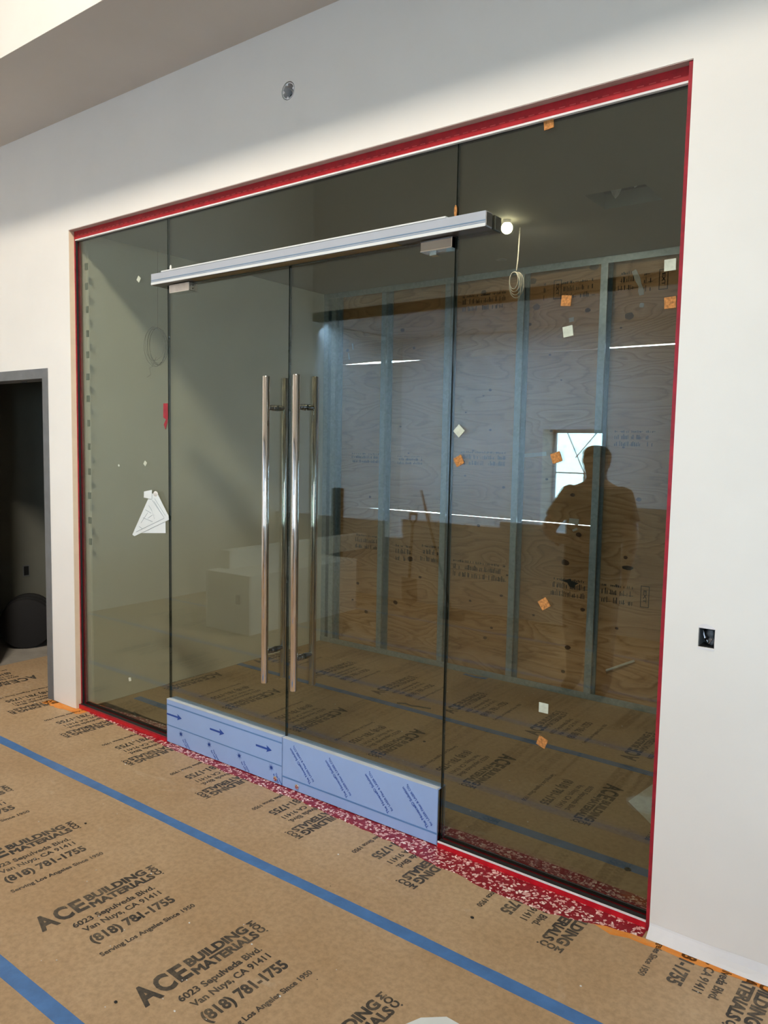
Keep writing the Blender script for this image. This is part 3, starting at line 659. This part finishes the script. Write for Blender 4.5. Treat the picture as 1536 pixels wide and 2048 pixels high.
# folded drawing taped to the glass
dr = thing('folded_drawing', (0.70, 0.04, 1.09), 'folded white plan drawing taped to the far side pane', 'paper')
y0 = 0.036
MB().prism([(0.60, 1.105), (0.807, 1.122), (0.806, 1.215), (0.66, 1.16)], 1, y0+0.003, y0+0.004).build('back_sheet', 'paper_white', dr)
mb = MB(); mb.prism([(0.521, 1.090), (0.540, 1.083), (0.838, 1.195), (0.835, 1.215), (0.745, 1.325), (0.690, 1.325), (0.668, 1.300)], 1, y0, y0+0.0015); mb.build('front_sheet', 'paper_white', dr)
lm = MB()
for a, b_ in (((.556, 1.108), (.800, 1.200)), ((.70, 1.29), (.80, 1.203)), ((.72, 1.30), (.81, 1.215)), ((.715, 1.285), (.79, 1.212)), ((.60, 1.16), (.66, 1.22)), ((.62, 1.19), (.70, 1.175)), ((.64, 1.235), (.69, 1.22)), ((.585, 1.14), (.61, 1.13)), ((.67, 1.26), (.695, 1.235)), ((.66, 1.19), (.70, 1.21))):
    lm.tube([(a[0], y0-0.0003, a[1]), (b_[0], y0-0.0003, b_[1])], 0.0011, 4)
text_mb(lm, '.....:...', 0.05, 0.012, .695, 1.235, R(-62), .02, put=lambda a, b2: (a, y0-0.0006, b2))
lm.build('drawn_line', 'paper_line', dr, fix=False)
MB().prism([(.632, 1.300), (.700, 1.296), (.702, 1.345), (.634, 1.333)], 1, y0-0.004, y0-0.0025).build('tape_piece', 'paper_white', dr)
MB().sphere((0.728, y0+0.001, 1.325), 0.018, 9, 6, sc=(1.1, .25, .8)).build('crumpled_corner', 'plaster_white', dr)
rt = thing('red_tape_tab', (0.82, 0.04, 1.66), 'torn red tape tab folded over the edge of the far side pane', 'tape')
MB().prism([(.791, 1.800), (.826, 1.800), (.828, 1.722), (.812, 1.716), (.790, 1.728)], 1, 0.0415, 0.0432).build('tape_upper', 'tape_red_side', rt)
MB().prism([(.812, 1.716), (.828, 1.722), (.824, 1.700), (.808, 1.665), (.795, 1.690)], 1, 0.0405, 0.0422).build('tape_tail', 'tape_red_side', rt)

# ------------------------------------------------------------------ floor protection sheets and print
def logo():
    mb = MB(); put = lambda a, b2: (a, b2, 0.0)
    text_mb(mb, 'A', 0.064, 0.086, 0.0, -0.088, 0, 0.040, put=put); text_mb(mb, 'C', 0.054, 0.078, 0.066, -0.082, 0, 0.040, put=put); text_mb(mb, 'E', 0.046, 0.074, 0.128, -0.079, 0, 0.040, put=put)
    text_mb(mb, 'BUILDING', 0.235, 0.038, 0.186, -0.044, 0, 0.048, put=put)
    text_mb(mb, 'MATERIALS', 0.248, 0.036, 0.180, -0.090, 0, 0.048, put=put)
    text_mb(mb, '.COM', 0.085, 0.026, 0.461, -0.092, R(90), 0.045, put=put)
    text_mb(mb, '6023 Sepulveda Blvd.', 0.305, 0.027, 0.080, -0.150, 0, 0.030, put=put)
    text_mb(mb, 'Van Nuys, CA 91411', 0.290, 0.027, 0.092, -0.195, 0, 0.030, put=put)
    text_mb(mb, '(818) 781-1755', 0.310, 0.043, 0.080, -0.268, 0, 0.040, put=put)
    text_mb(mb, 'Serving Los Angeles Since 1950', 0.352, 0.021, 0.064, -0.345, 0, 0.030, put=put)
    me = bpy.data.meshes.new('printed_logo'); me.from_pydata([(Vector(v)*S)[:] for v in mb.v], [], mb.f); me.materials.append(MT['floor_ink']); return me
LOGO = logo()
def put_logo(parent, xt, ya, flip, tilt=0.0, sc=1.0):
    o = bpy.data.objects.new('printed_lettering', LOGO); link(o); o.parent = parent; o['kind'] = 'stuff'
    o.location = (Vector((xt, ya, 0.0023))-worg(parent))*S
    o.rotation_euler = (0, 0, R(90+tilt) if not flip else R(-90+tilt)); o.scale = (sc, sc, 1)
def sheet_(label, polys):
    mb = MB()
    for p in polys: mb.prism(p, 2, 0.0003, 0.0016)
    o = mb.build('floor_sheet', 'floor_board'); tag(o, label, 'floor protection', 'tan protection boards rolled over the floor'); return o
def rect(a, b2, c2, d): return [(a, c2), (b2, c2), (b2, d), (a, d)]
s1 = sheet_('tan printed floor board between the two long blue tapes in front of the glass', [rect(-2.3, 6.5, -1.41, -0.5105)])
for k in range(-5, 4): put_logo(s1, 1.747+0.545*k, -1.236, False, -3.0)
s2 = sheet_('tan printed floor board along the foot of the glass front', [[(-2.3, -0.51), (6.5, -0.51), (6.5, -0.0005), (3.402, -0.0005), (3.402, 0.18), (0.001, 0.18), (0.001, -0.0005), (-0.30, -0.0005), (-0.30, 0.55), (-1.20, 0.55), (-1.20, -0.0005), (-2.3, -0.0005)]])
for k in range(-7, 4):
    put_logo(s2, 2.672+0.567*k, 0.186, True, -2.0, 1.02)
s3 = sheet_('tan floor board behind the glass between the threshold and the second inner tape', [rect(0.03, 4.3, 0.3415, 1.281)])
for k in range(-5, 2): put_logo(s3, 2.965+0.562*k, 1.03, True, 1.0, 1.0)
s4 = sheet_('tan printed floor board at the foot of the plywood wall', [rect(0.03, 4.3, 1.2815, 2.162)])
for k in range(-5, 2): put_logo(s4, 2.80+0.552*k, 1.375, False, 1.0, 1.0)
s6 = sheet_('narrow tan floor board just inside the threshold', [rect(0.03, 4.3, 0.112, 0.341)])
for i, y in enumerate((-1.4105, -2.331, -3.241)):
    q = sheet_(('tan floor board at the feet of the standing person', 'tan floor board one strip behind the standing person', 'tan floor board against the low half wall')[i], [rect(-2.3, 6.5, y-0.91, y-0.0005)])
    for k in range(-6, 6): put_logo(q, 1.5+0.55*k+0.1*i, y-0.17 if i % 2 else y-0.72, i % 2 == 1)
def tape(label, x0, x1, y, w, z=0.0028, amp=0.006, wig=1.0, grp='blue tapes over the board seams'):
    mb = MB(); n_ = max(4, int((x1-x0)/0.07)); vs = []
    for i in range(n_+1):
        x = x0+(x1-x0)*i/n_; yy = y+amp*noise.noise(Vector((x*wig, y*7, 0)))*2; ww = w*(1+0.10*noise.noise(Vector((x*4, y*3, 3)))); h = z+0.0009*abs(noise.noise(Vector((x*9, 1, y))))
        vs += [(x, yy-ww/2, 0.0016), (x, yy-ww/2, h), (x, yy, h+0.0004), (x, yy+ww/2, h), (x, yy+ww/2, 0.0016)]
    fs = []
    for i in range(n_):
        for j in range(4): fs.append((i*5+j, i*5+j+1, (i+1)*5+j+1, (i+1)*5+j))
    o = mb.add(vs, fs).build('floor_tape', 'tape_blue'); tag(o, label, 'tape', grp); return o
tape('long blue tape on the tan boards in front of the glass, nearer the doors', -2.3, 6.4, -0.515, 0.048)
tape('long blue tape at the near corner of the tan boards', -2.3, 6.4, -1.408, 0.050)
tape('blue tape on the floor just behind the glass', 0.10, 4.3, 0.352, 0.052)
tape('blue tape on the inner floor nearer the plywood wall', 0.03, 4.3, 1.272, 0.050)
tape('blue tape on the boards behind the standing person', -2.3, 6.4, -2.326, 0.050)
tape('blue tape on the boards near the half wall', -2.3, 6.4, -3.236, 0.050)
tape('short crooked scrap of blue tape beside the plywood wall', 1.42, 1.60, 2.115, 0.035, amp=0.03, wig=6)
# red strip with painted glints across the threshold
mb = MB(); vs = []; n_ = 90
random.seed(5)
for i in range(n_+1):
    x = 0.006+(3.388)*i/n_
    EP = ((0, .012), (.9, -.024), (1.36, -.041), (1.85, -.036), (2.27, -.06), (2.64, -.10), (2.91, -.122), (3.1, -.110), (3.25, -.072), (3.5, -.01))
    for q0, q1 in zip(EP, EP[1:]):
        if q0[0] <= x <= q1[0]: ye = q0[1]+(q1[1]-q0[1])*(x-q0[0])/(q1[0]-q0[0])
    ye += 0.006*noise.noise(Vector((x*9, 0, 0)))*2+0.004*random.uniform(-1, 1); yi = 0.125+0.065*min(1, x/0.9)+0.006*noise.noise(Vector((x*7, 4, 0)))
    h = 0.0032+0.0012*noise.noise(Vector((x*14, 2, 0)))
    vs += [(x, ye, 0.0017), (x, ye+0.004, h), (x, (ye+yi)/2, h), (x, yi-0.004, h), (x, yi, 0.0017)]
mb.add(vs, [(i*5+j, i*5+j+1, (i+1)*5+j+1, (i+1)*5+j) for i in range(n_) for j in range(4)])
tag(mb.build('threshold_strip', 'red_painted_glints'), 'red protective strip with glints painted in white lying under the glass doors', 'floor protection')
# orange primer marks and pale paper at the wall foot
def ribbon(name, mat, pts, z0, z1, label, cat, kind=None):
    mb = MB(); vs = []
    for (x, a, b2) in pts: vs += [(x, a, z0), (x, a, z1), (x, b2, z1), (x, b2, z0)]
    mb.add(vs, [(i*4+j, i*4+j+1, (i+1)*4+j+1, (i+1)*4+j) for i in range(len(pts)-1) for j in range(3)]+[(0, 1, 2, 3), tuple(len(pts)*4-4+j for j in (3, 2, 1, 0))])
    return tag(mb.build(name, mat), label, cat, kind=kind)
random.seed(9)
pts = [(3.12, -0.055, -0.050)]
for i in range(60):
    x = 3.14+i*0.055; e_ = -0.062-0.012*noise.noise(Vector((x*5, 0, 0)))*2-(0.018 if x < 3.5 else 0.004)*random.random()
    pts.append((x, e_-0.004, -0.034-0.008*random.random() if x > 3.40 else min(-0.040, e_+0.04)))
ribbon('orange_primer_mark', 'orange_dust', pts, 0.0017, 0.0023, 'orange primer smear along the foot of the near plain wall', 'stain', 'stuff')
pts = []
for i in range(16):
    x = -0.262+i*0.024; pts.append((x, -0.068-0.012*random.random()+0.03*i/15, -0.004 if x < 0 else 0.012))
ribbon('orange_primer_mark', 'orange_dust', pts, 0.0017, 0.0023, 'orange primer smear at the foot of the wall beside the dark doorway', 'stain', 'stuff')
mb = MB(); vs = []; n_ = 70
for i in range(n_+1):
    x = 3.405+3.05*i/n_; q = 0.004*noise.noise(Vector((x*8, 0, 0))); zt = 0.030+0.010*min(1, (x-3.405)*2)+0.012*noise.noise(Vector((x*6, 5, 0)))
    vs += [(x, -0.040-q, 0.0020), (x, -0.030-q, 0.010+q), (x, -0.014+q, 0.020), (x, -0.004, zt), (x, -0.0006, zt+0.006)]
mb.add(vs, [(i*5+j, i*5+j+1, (i+1)*5+j+1, (i+1)*5+j) for i in range(n_) for j in range(4)])
tag(mb.build('wall_foot_film', 'film_white'), 'creased white film along the foot of the near plain wall', 'film')

# scraps
def scrap(label, pts, z, mat='paper_white', name='paper_scrap', cat='paper', curl=0.012):
    n_ = len(pts); cx = sum(p[0] for p in pts)/n_; cy = sum(p[1] for p in pts)/n_
    vs = [(cx, cy, z+curl)]+[(p[0], p[1], z+random.uniform(0.001, curl*0.7)) for p in pts]
    o = MB().add(vs, [(0, 1+i, 1+(i+1) % n_) for i in range(n_)]).build(name, mat); sd = o.modifiers.new('s', 'SOLIDIFY'); sd.thickness = 0.0008
    tag(o, label, cat); return o
scrap('white paper scrap on the tan floor nearest the viewer', [(3.03, -0.90), (3.00, -0.84), (3.02, -0.79), (3.075, -0.742), (3.13, -0.745), (3.17, -0.80), (3.16, -0.88), (3.09, -0.92)], 0.002, curl=0.006)
scrap('pale sheet lying on the inner floor beyond the near side pane', [(3.02, 0.90), (3.05, 1.15), (3.12, 1.13), (3.55, 1.20), (3.60, 0.80), (3.20, 0.72)], 0.002, mat='plaster_white', name='pale_sheet', curl=0.006)
fk = MB(); random.seed(21)
for i in range(190):
    x = random.uniform(-.6, 4.6); y = random.choice((random.uniform(-1.38, -.08), random.uniform(-1.4, -.9), random.uniform(.2, 2.1)))
    if y > 0 and (x < 0.1 or x > 3.3): continue
    q = random.choice((0.0015, 0.002, 0.003)); fk.sphere((x, y, 0.0035), q, 5, 4, sc=(1.4, 1, .7))
tag(fk.build('plaster_crumbs', 'plaster_white'), 'tiny white plaster crumbs scattered over the tan boards', 'debris', kind='stuff')
dk = MB()
for x, y, q in ((3.215, .335, .012), (2.02, -1.0, .006), (2.30, -1.28, .005), (2.63, -1.2, .006), (2.9, -.30, .006), (2.95, -.98, .006), (1.3, -.75, .005), (1.9, .9, .008)):
    dk.sphere((x, y, .004), q, 7, 5, sc=(1.2, 1, .4))
tag(dk.build('dark_crumbs', 'black_plastic'), 'few dark crumbs on the tan boards', 'debris', kind='stuff')

# wire leads lying on the inner floor
tag(MB().tube([(1.42, 1.31, .006), (1.47, 1.33, .008), (1.52, 1.325, .006), (1.56, 1.34, .006), (1.64, 1.36, .005)], 0.004, 6).build('loose_wire', 'wire_dark'), 'short dark loose wire on the inner floor by the joint of the door', 'wire')

# ------------------------------------------------------------------ electrical boxes
jb = thing('junction_box', (1.711, 0.0, 3.115), 'round open junction box with loose wires above the glass front', 'electrical box')
mb = MB(); N = 28
for i in range(N):
    a0, a1 = 2*math.pi*i/N, 2*math.pi*(i+1)/N; r0_, r1_ = 0.031, 0.0345
    P = lambda r, a, y: (1.711+r*math.cos(a), y, 3.115+r*math.sin(a))
    mb.add([P(r0_, a0, .002), P(r1_, a0, .002), P(r1_, a1, .002), P(r0_, a1, .002), P(r0_, a0, .07), P(r0_, a1, .07), P(r1_, a0, .07), P(r1_, a1, .07)], [(0, 1, 2, 3), (0, 3, 5, 4), (1, 6, 7, 2)])
mb.add([(1.711+.034*math.cos(2*math.pi*i/N), .07, 3.115+.034*math.sin(2*math.pi*i/N)) for i in range(N)], [tuple(range(N))], 1)
mb.build('box_ring', ['white_trim', 'black_plastic'], jb)
MB().tube([(1.70, .06, 3.12), (1.705, .025, 3.13), (1.722, .015, 3.118), (1.730, .03, 3.09)], .0034, 8).build('box_wire', 'wire_pale', jb, True)
for q in (-.008, 0.004, .012): MB().tube([(1.708+q, .06, 3.13), (1.706+q, .03, 3.11), (1.706+q*1.3, .035, 3.088)], .0026, 6).build('box_wire', 'wire_dark' if q < 0 else 'frame_steel', jb, True)
for a in (0.2, math.pi*1.45, math.pi, math.pi*.6): MB().tube([(1.711+.029*math.cos(a), .003, 3.115+.029*math.sin(a)), (1.711+.029*math.cos(a), .010, 3.115+.029*math.sin(a))], .006, 8).build('box_lug', 'white_trim', jb)

ob = thing('outlet_box', (3.532, 0.0, 0.992), 'uncovered outlet box stuffed with wires in the near plain wall', 'electrical box')
mb = MB().box(3.5085, 3.5555, 0.066, 0.07, .9925, 1.0515).box(3.5085, 3.5100, 0.004, .07, .9925, 1.0515, 1).box(3.5540, 3.5555, .004, .07, .9925, 1.0515).box(3.5085, 3.5555, .004, .07, .9925, .994).box(3.5085, 3.5555, .004, .07, 1.050, 1.0515)
mb.build('box_shell', ['black_plastic', 'frame_steel'], ob)
MB().sphere((3.536, .036, 1.032), .013, 9, 7, sc=(1, .9, 1.1)).sphere((3.541, .032, 1.010), .013, 8, 6, sc=(.9, .9, 1.2)).build('wire_bundle', 'frame_steel', ob)
MB().tube([(3.52, .05, 1.045), (3.518, .02, 1.038), (3.525, .015, 1.02), (3.53, .03, 1.0)], .004, 7).tube([(3.53, .05, 1.0), (3.535, .02, 1.004), (3.545, .02, 1.018)], .0035, 7).build('box_wire', 'chrome_dark', ob, True)
MB().prism([(3.506, 1.056), (3.515, 1.064), (3.530, 1.067), (3.547, 1.062), (3.558, 1.052), (3.556, 1.0525), (3.5555, 1.0525), (3.508, 1.0525)], 1, -0.0015, -0.0001).build('plaster_edge', 'white_trim', ob)
MB().prism([(3.506, .986), (3.556, .984), (3.558, .990), (3.508, .9915)], 1, -.0015, -.0001).build('plaster_edge', 'white_trim', ob)

# ------------------------------------------------------------------ dark doorway and the room behind it
df = thing('door_frame', (-0.75, 0.0, 0), 'grey hollow metal frame around the dark doorway', 'door frame')
MB().box(DX1-0.055, DX1+0.002, -0.006, 0.13, 0.0, DH+0.004).box(DX1-0.064, DX1-0.055, 0.03, 0.06, 0, DH-0.05).build('jamb', 'frame_steel', df, bevel=0.001)
MB().box(DX0-0.002, DX0+0.055, -0.006, 0.13, 0.0, DH+0.004).build('jamb', 'frame_steel', df, bevel=0.001)
MB().box(DX0+0.055, DX1-0.055, -0.006, 0.13, DH-0.055, DH+0.004).build('head_member', 'frame_steel', df, bevel=0.001)
MB().box(-0.66, -0.60, .060, .064, DH-.062, DH-.0555).build('strike_plate', 'black_plastic', df)
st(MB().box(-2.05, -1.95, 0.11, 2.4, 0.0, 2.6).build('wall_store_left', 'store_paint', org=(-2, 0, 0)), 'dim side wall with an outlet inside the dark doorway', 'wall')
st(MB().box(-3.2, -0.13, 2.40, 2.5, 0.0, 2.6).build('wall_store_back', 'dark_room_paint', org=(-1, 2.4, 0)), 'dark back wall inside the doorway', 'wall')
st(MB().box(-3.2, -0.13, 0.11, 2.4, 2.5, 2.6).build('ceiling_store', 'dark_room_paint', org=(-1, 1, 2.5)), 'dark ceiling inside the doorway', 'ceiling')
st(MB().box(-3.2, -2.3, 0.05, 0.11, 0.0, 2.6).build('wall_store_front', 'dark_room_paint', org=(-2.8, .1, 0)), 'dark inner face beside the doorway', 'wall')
so = thing('wall_outlet', (-1.95, .75, .50), 'small uncovered outlet on the dim wall inside the doorway', 'electrical box')
MB().box(-1.95, -1.947, .725, .780, .48, .57).build('box_face', 'frame_steel', so); MB().box(-1.947, -1.946, .732, .773, .488, .562).build('box_opening', 'black_plastic', so)
dd = thing('black_drum', (-1.6, 0.58, 0), 'large black round drum on its side inside the dark doorway', 'drum')
da = Vector((-1.50, .50, .192)); db = Vector((-1.74, .66, .192)); dn = (db-da).normalized()
MB().tube([da-dn*.0, da+dn*.006, db-dn*.006, db], .19, 32, rs=[.180, .190, .190, .180]).build('drum_body', 'drum_black', dd, True)
for t_ in (.3, .7): MB().tube([da.lerp(db, t_-.03), da.lerp(db, t_+.03)], .1915, 32).build('drum_hoop', 'black_plastic', dd, True)

# ------------------------------------------------------------------ behind the camera: what the glass mirrors
hw = thing('half_wall', (0, -3.9, 0), 'long drywall half wall with a stepped notch, mirrored low in the glass', 'half wall')
MB().box(-2.3, -0.70, -4.02, -3.90, 0, .80).box(-.70, -.47, -4.02, -3.90, 0, .64).box(-.47, 2.25, -4.02, -3.90, 0, .835).build('wall_body', 'wall_paint', hw)
MB().box(-.47, 2.25, -4.03, -3.89, .835, .845).box(-2.3, -.70, -4.03, -3.89, .80, .81).build('wall_cap', 'white_trim', hw)
sb_ = thing('drywall_box', (-.8, -2.2, 0), 'low white drywall box with an outlet, mirrored in the glass doors', 'drywall box')
MB().box(-1.05, -.51, -3.2, -1.79, 0, .50).box(-1.05, -.93, -3.9, -1.95, .50, .66).build('box_body', 'wall_paint', sb_)
MB().box(-.67, -.62, -1.79, -1.784, .25, .33).build('outlet_opening', 'black_plastic', sb_)
tag(MB().box(1.92, 2.25, -3.89, -3.86, .845, 1.12).build('white_board', 'paper_white'), 'white board standing on the half wall, mirrored beside the person', 'board')
tag(MB().box(.66, 1.12, -4.0, -3.9, .845, .90).build('white_plank', 'paper_white'), 'short white plank on the half wall below the mirrored window', 'plank')
po = thing('tall_post', (-1.2, -3.7, 0), 'dark upright roll standing by the half wall, mirrored near the door handles', 'roll')
MB().tube([(-1.2, -3.72, 0), (-1.2, -3.72, 1.14)], .065, 20).build('roll_body', 'drum_black', po, True)
MB().tube([(-1.2, -3.72, 1.14), (-1.2, -3.72, 1.145)], .035, 16).build('roll_core', 'wood_handle', po)
bm_ = thing('broom', (.3, -3.7, 0), 'broom leaning on the half wall, mirrored between two studs', 'broom')
MB().tube([(.44, -3.45, .05), (-.11, -3.70, 1.17)], .012, 8).build('broom_handle', 'wood_handle', bm_, True)
MB().box(.32, .56, -3.49, -3.42, 0.0, .07).build('broom_head', 'black_plastic', bm_, bevel=.01)
sh = thing('shovel', (-.2, -3.7, 0), 'shovel with a D-shaped grip leaning on the half wall in the reflection', 'shovel')
MB().tube([(-.255, -3.72, .93), (-.165, -3.72, .93)], .012, 8).tube([(-.255, -3.72, .93), (-.245, -3.72, .87), (-.21, -3.715, .82)], .010, 8).tube([(-.165, -3.72, .93), (-.175, -3.72, .87), (-.21, -3.715, .82)], .010, 8).build('shovel_grip', 'black_plastic', sh, True)
MB().tube([(-.21, -3.715, .83), (-.17, -3.62, .30)], .014, 8).build('shovel_shaft', 'wood_handle', sh, True)
MB().prism([(-.26, .30), (-.08, .30), (-.07, .08), (-.16, .003), (-.25, .08)], 1, -3.62, -3.612).build('shovel_blade', 'frame_steel', sh)

# shrub outside the narrow window
random.seed(17)
tr = thing('palm_shrub', (0.4, -8.2, 0), 'feathery green shrub outside the narrow window, seen only in the mirror image', 'shrub')
MB().tube([(.5, -8.2, 0), (.48, -8.2, .6), (.52, -8.2, 1.0)], .05, 8, rs=[.06, .05, .04]).build('trunk', 'bark', tr, True)
lf = MB()
for k in range(34):
    a = random.uniform(0, 2*math.pi); L_ = random.uniform(.3, .7); up_ = random.uniform(-.1, .6); p0 = Vector((.52, -8.2, 1.0)); p1 = p0+Vector((math.cos(a)*L_*.6, math.sin(a)*L_*.6, up_)); p2 = p0+Vector((math.cos(a)*L_, math.sin(a)*L_, up_-.25))
    w_ = Vector((-math.sin(a), math.cos(a), .2))*.025
    lf.add([p0, p1-w_, p2, p1+w_], [(0, 1, 2, 3)])
o = lf.build('foliage', 'leaf', tr); o['kind'] = 'stuff'
st(MB().box(-10, 16, -16, -6.85, -.14, -.02).build('ground', 'concrete', org=(0, -8, -.14)), 'pale paving outside the windows', 'ground')

# ------------------------------------------------------------------ the person (seen mirrored in the glass)
px, py = 2.26, -2.20
def skin_mesh(nodes, edges, root, sub=2):
    me = bpy.data.meshes.new('b'); me.from_pydata([(Vector(n_[:3])*S)[:] for n_ in nodes], edges, []); o = bpy.data.objects.new('b', me); link(o)
    sk = o.modifiers.new('skin', 'SKIN'); sk.use_smooth_shade = True
    for i, n_ in enumerate(nodes):
        q = me.skin_vertices[0].data[i]; rx_ = n_[3]*S; ry_ = (n_[4] if len(n_) > 4 else n_[3])*S; q.radius = (rx_, ry_); q.use_root = (i == root)
    sb2 = o.modifiers.new('s', 'SUBSURF'); sb2.levels = sub; sb2.render_levels = sub
    dg = bpy.context.evaluated_depsgraph_get(); dg.update(); out = bpy.data.meshes.new_from_object(o.evaluated_get(dg)); bpy.data.objects.remove(o); return out
N_ = []; E_ = []
def nd(x, y, z, r, r2=None, link_=None):
    N_.append((px+x, py+y, z, r, r2 or r)); i = len(N_)-1
    if link_ is not None: E_.append((link_, i))
    return i
pel = nd(0, 0, .86, .155, .115)
bel = nd(0, .02, 1.00, .178, .14, pel); che = nd(0, .0, 1.18, .185, .125, bel); ucl = nd(0, -.015, 1.305, .14, .09, che)
nk = nd(0, -.005, 1.395, .062, .062, ucl); jw = nd(0, .015, 1.460, .076, .080, nk); hd = nd(0, .008, 1.55, .102, .106, jw); tp = nd(0, -.004, 1.63, .078, .084, hd)
def hand(wr, w, d, side, curl):
    w = Vector(w); d = Vector(d).normalized(); s_ = Vector(side).normalized(); nrm = d.cross(s_)
    pm = w+d*.045; i = nd(pm.x-px, pm.y-py, pm.z, .022, .016, wr)
    for k, (o_, L_) in enumerate(((-.026, .060), (-.009, .070), (.009, .066), (.026, .052))):
        a = pm+d*.035+s_*o_; b2 = a+d*L_*.5+nrm*curl*.3*L_; c3 = b2+d*L_*.35+nrm*curl*L_*.6
        i1 = nd(a.x-px, a.y-py, a.z, .009, .009, i); i2 = nd(b2.x-px, b2.y-py, b2.z, .008, .008, i1); nd(c3.x-px, c3.y-py, c3.z, .0065, .0065, i2)
    a = w+d*.025-s_*.032; b2 = a+d*.028-s_*.016+nrm*curl*.01; i1 = nd(a.x-px, a.y-py, a.z, .011, .011, i); nd(b2.x-px, b2.y-py, b2.z+0, .008, .008, i1)
shR = nd(.175, -.015, 1.295, .076, .072, ucl); elR = nd(.238, -.035, 1.06, .056, .056, shR); wrR = nd(.225, .02, .84, .034, .030, elR)
hand(wrR, (px+.225, py+.02, .84), (0, .12, -1), (0, 1, .1), -.5)
shL = nd(-.175, -.015, 1.295, .076, .072, ucl); elL = nd(-.325, -.01, 1.07, .056, .056, shL); wrL = nd(-.19, .19, 1.03, .030, .026, elL)
hand(wrL, (px-.19, py+.19, 1.03), (.75, .55, .05), (0, 0.1, 1), .9)
for sg in (1, -1):
    hp_ = nd(.09*sg, 0, .77, .105, .10, pel); kn_ = nd(.098*sg, .015, .45, .074, .072, hp_); cf = nd(.098*sg, -.01, .30, .056, .056, kn_); an = nd(.10*sg, -.02, .075, .040, .040, cf); nd(.112*sg, .11, .036, .036, .030, an)
body = skin_mesh(N_, E_, 0)
pr_ = thing('person', (px, py, 0), 'person in a dark T-shirt and dark trousers standing mirrored in the glass, one elbow out', 'person')
def region(me, test, name, mat, off, parent, keep=False):
    bm = bmesh.new(); bm.from_mesh(me)
    bmesh.ops.delete(bm, geom=[q for q in bm.faces if not test(q.calc_center_median()/S)], context='FACES')
    left = set(bm.faces); best = []
    while left:
        st_ = [left.pop()]; isl = []
        while st_:
            q = st_.pop(); isl.append(q)
            for e_ in q.edges:
                for f_ in e_.link_faces:
                    if f_ in left: left.discard(f_); st_.append(f_)
        if len(isl) > len(best): best = isl
    keepf = set(best); bmesh.ops.delete(bm, geom=[q for q in bm.faces if q not in keepf], context='FACES')
    bmesh.ops.delete(bm, geom=[v_ for v_ in bm.verts if not v_.link_faces], context='VERTS')
    bm.normal_update()
    if off:
        for v_ in bm.verts: v_.co += v_.normal*off
    for v_ in bm.verts: v_.co -= Vector((px, py, 0))*S
    m_ = bpy.data.meshes.new(name); bm.to_mesh(m_); bm.free(); m_.materials.clear(); m_.materials.append(MT[mat]); m_.polygons.foreach_set('use_smooth', [True]*len(m_.polygons)); m_.polygons.foreach_set('material_index', [0]*len(m_.polygons))
    o = bpy.data.objects.new(name, m_); link(o); o.parent = parent
    if off: sd_ = o.modifiers.new('s', 'SOLIDIFY'); sd_.thickness = .004; sd_.offset = -1
    return o
region(body, lambda c: True, 'body', 'skin', 0, pr_)
def is_arm(c):
    x = c.x-px
    return (abs(x) > .21 and c.z < 1.16) or (c.y-py > .13 and c.z < 1.2)
region(body, lambda c: c.z > .84 and c.z < 1.355 and not is_arm(c) and not (abs(c.x-px) > .19 and c.z < 1.10), 'shirt', 'shirt_cloth', .014*S, pr_)
region(body, lambda c: .09 < c.z < .885 and abs(c.x-px) < .19 and c.y-py < .13, 'trousers', 'jeans_cloth', .012*S, pr_)
for sg in (1, -1): region(body, lambda c: c.z < .105 and (c.x-px)*sg > 0, 'shoe', 'shoe_leather', .010*S, pr_)
region(body, lambda c: c.z > 1.565 or (c.z > 1.49 and c.y-py < -.02), 'hair', 'hair_dark', .006*S, pr_)
hy = py+.012
for sg in (1, -1):
    MB().sphere((px+.026*sg, hy+.074, 1.535), .0105, 10, 8).build('eye', 'eye_white', pr_, True)
    MB().sphere((px+.026*sg, hy+.0835, 1.535), .0045, 8, 6, sc=(1, .5, 1)).build('pupil', 'black_plastic', pr_, True)
    MB().sphere((px+.088*sg, hy+.0, 1.535), .020, 10, 8, sc=(.35, .7, 1.2)).build('ear', 'skin', pr_, True)
    MB().tube([(px+.012*sg, hy+.086, 1.556), (px+.03*sg, hy+.084, 1.560), (px+.042*sg, hy+.076, 1.555)], .0035, 6).build('eyebrow', 'hair_dark', pr_, True)
MB().tube([(px, hy+.078, 1.545), (px, hy+.094, 1.512), (px, hy+.084, 1.503)], .008, 8, rs=[.006, .0115, .009]).build('nose', 'skin', pr_, True)
MB().tube([(px-.022, hy+.070, 1.477), (px, hy+.079, 1.475), (px+.022, hy+.070, 1.477)], .005, 8, rs=[.002, .0055, .002]).build('mouth', 'lip', pr_, True)

for o in del_later:
    if 'wl' in o: del o['wl']
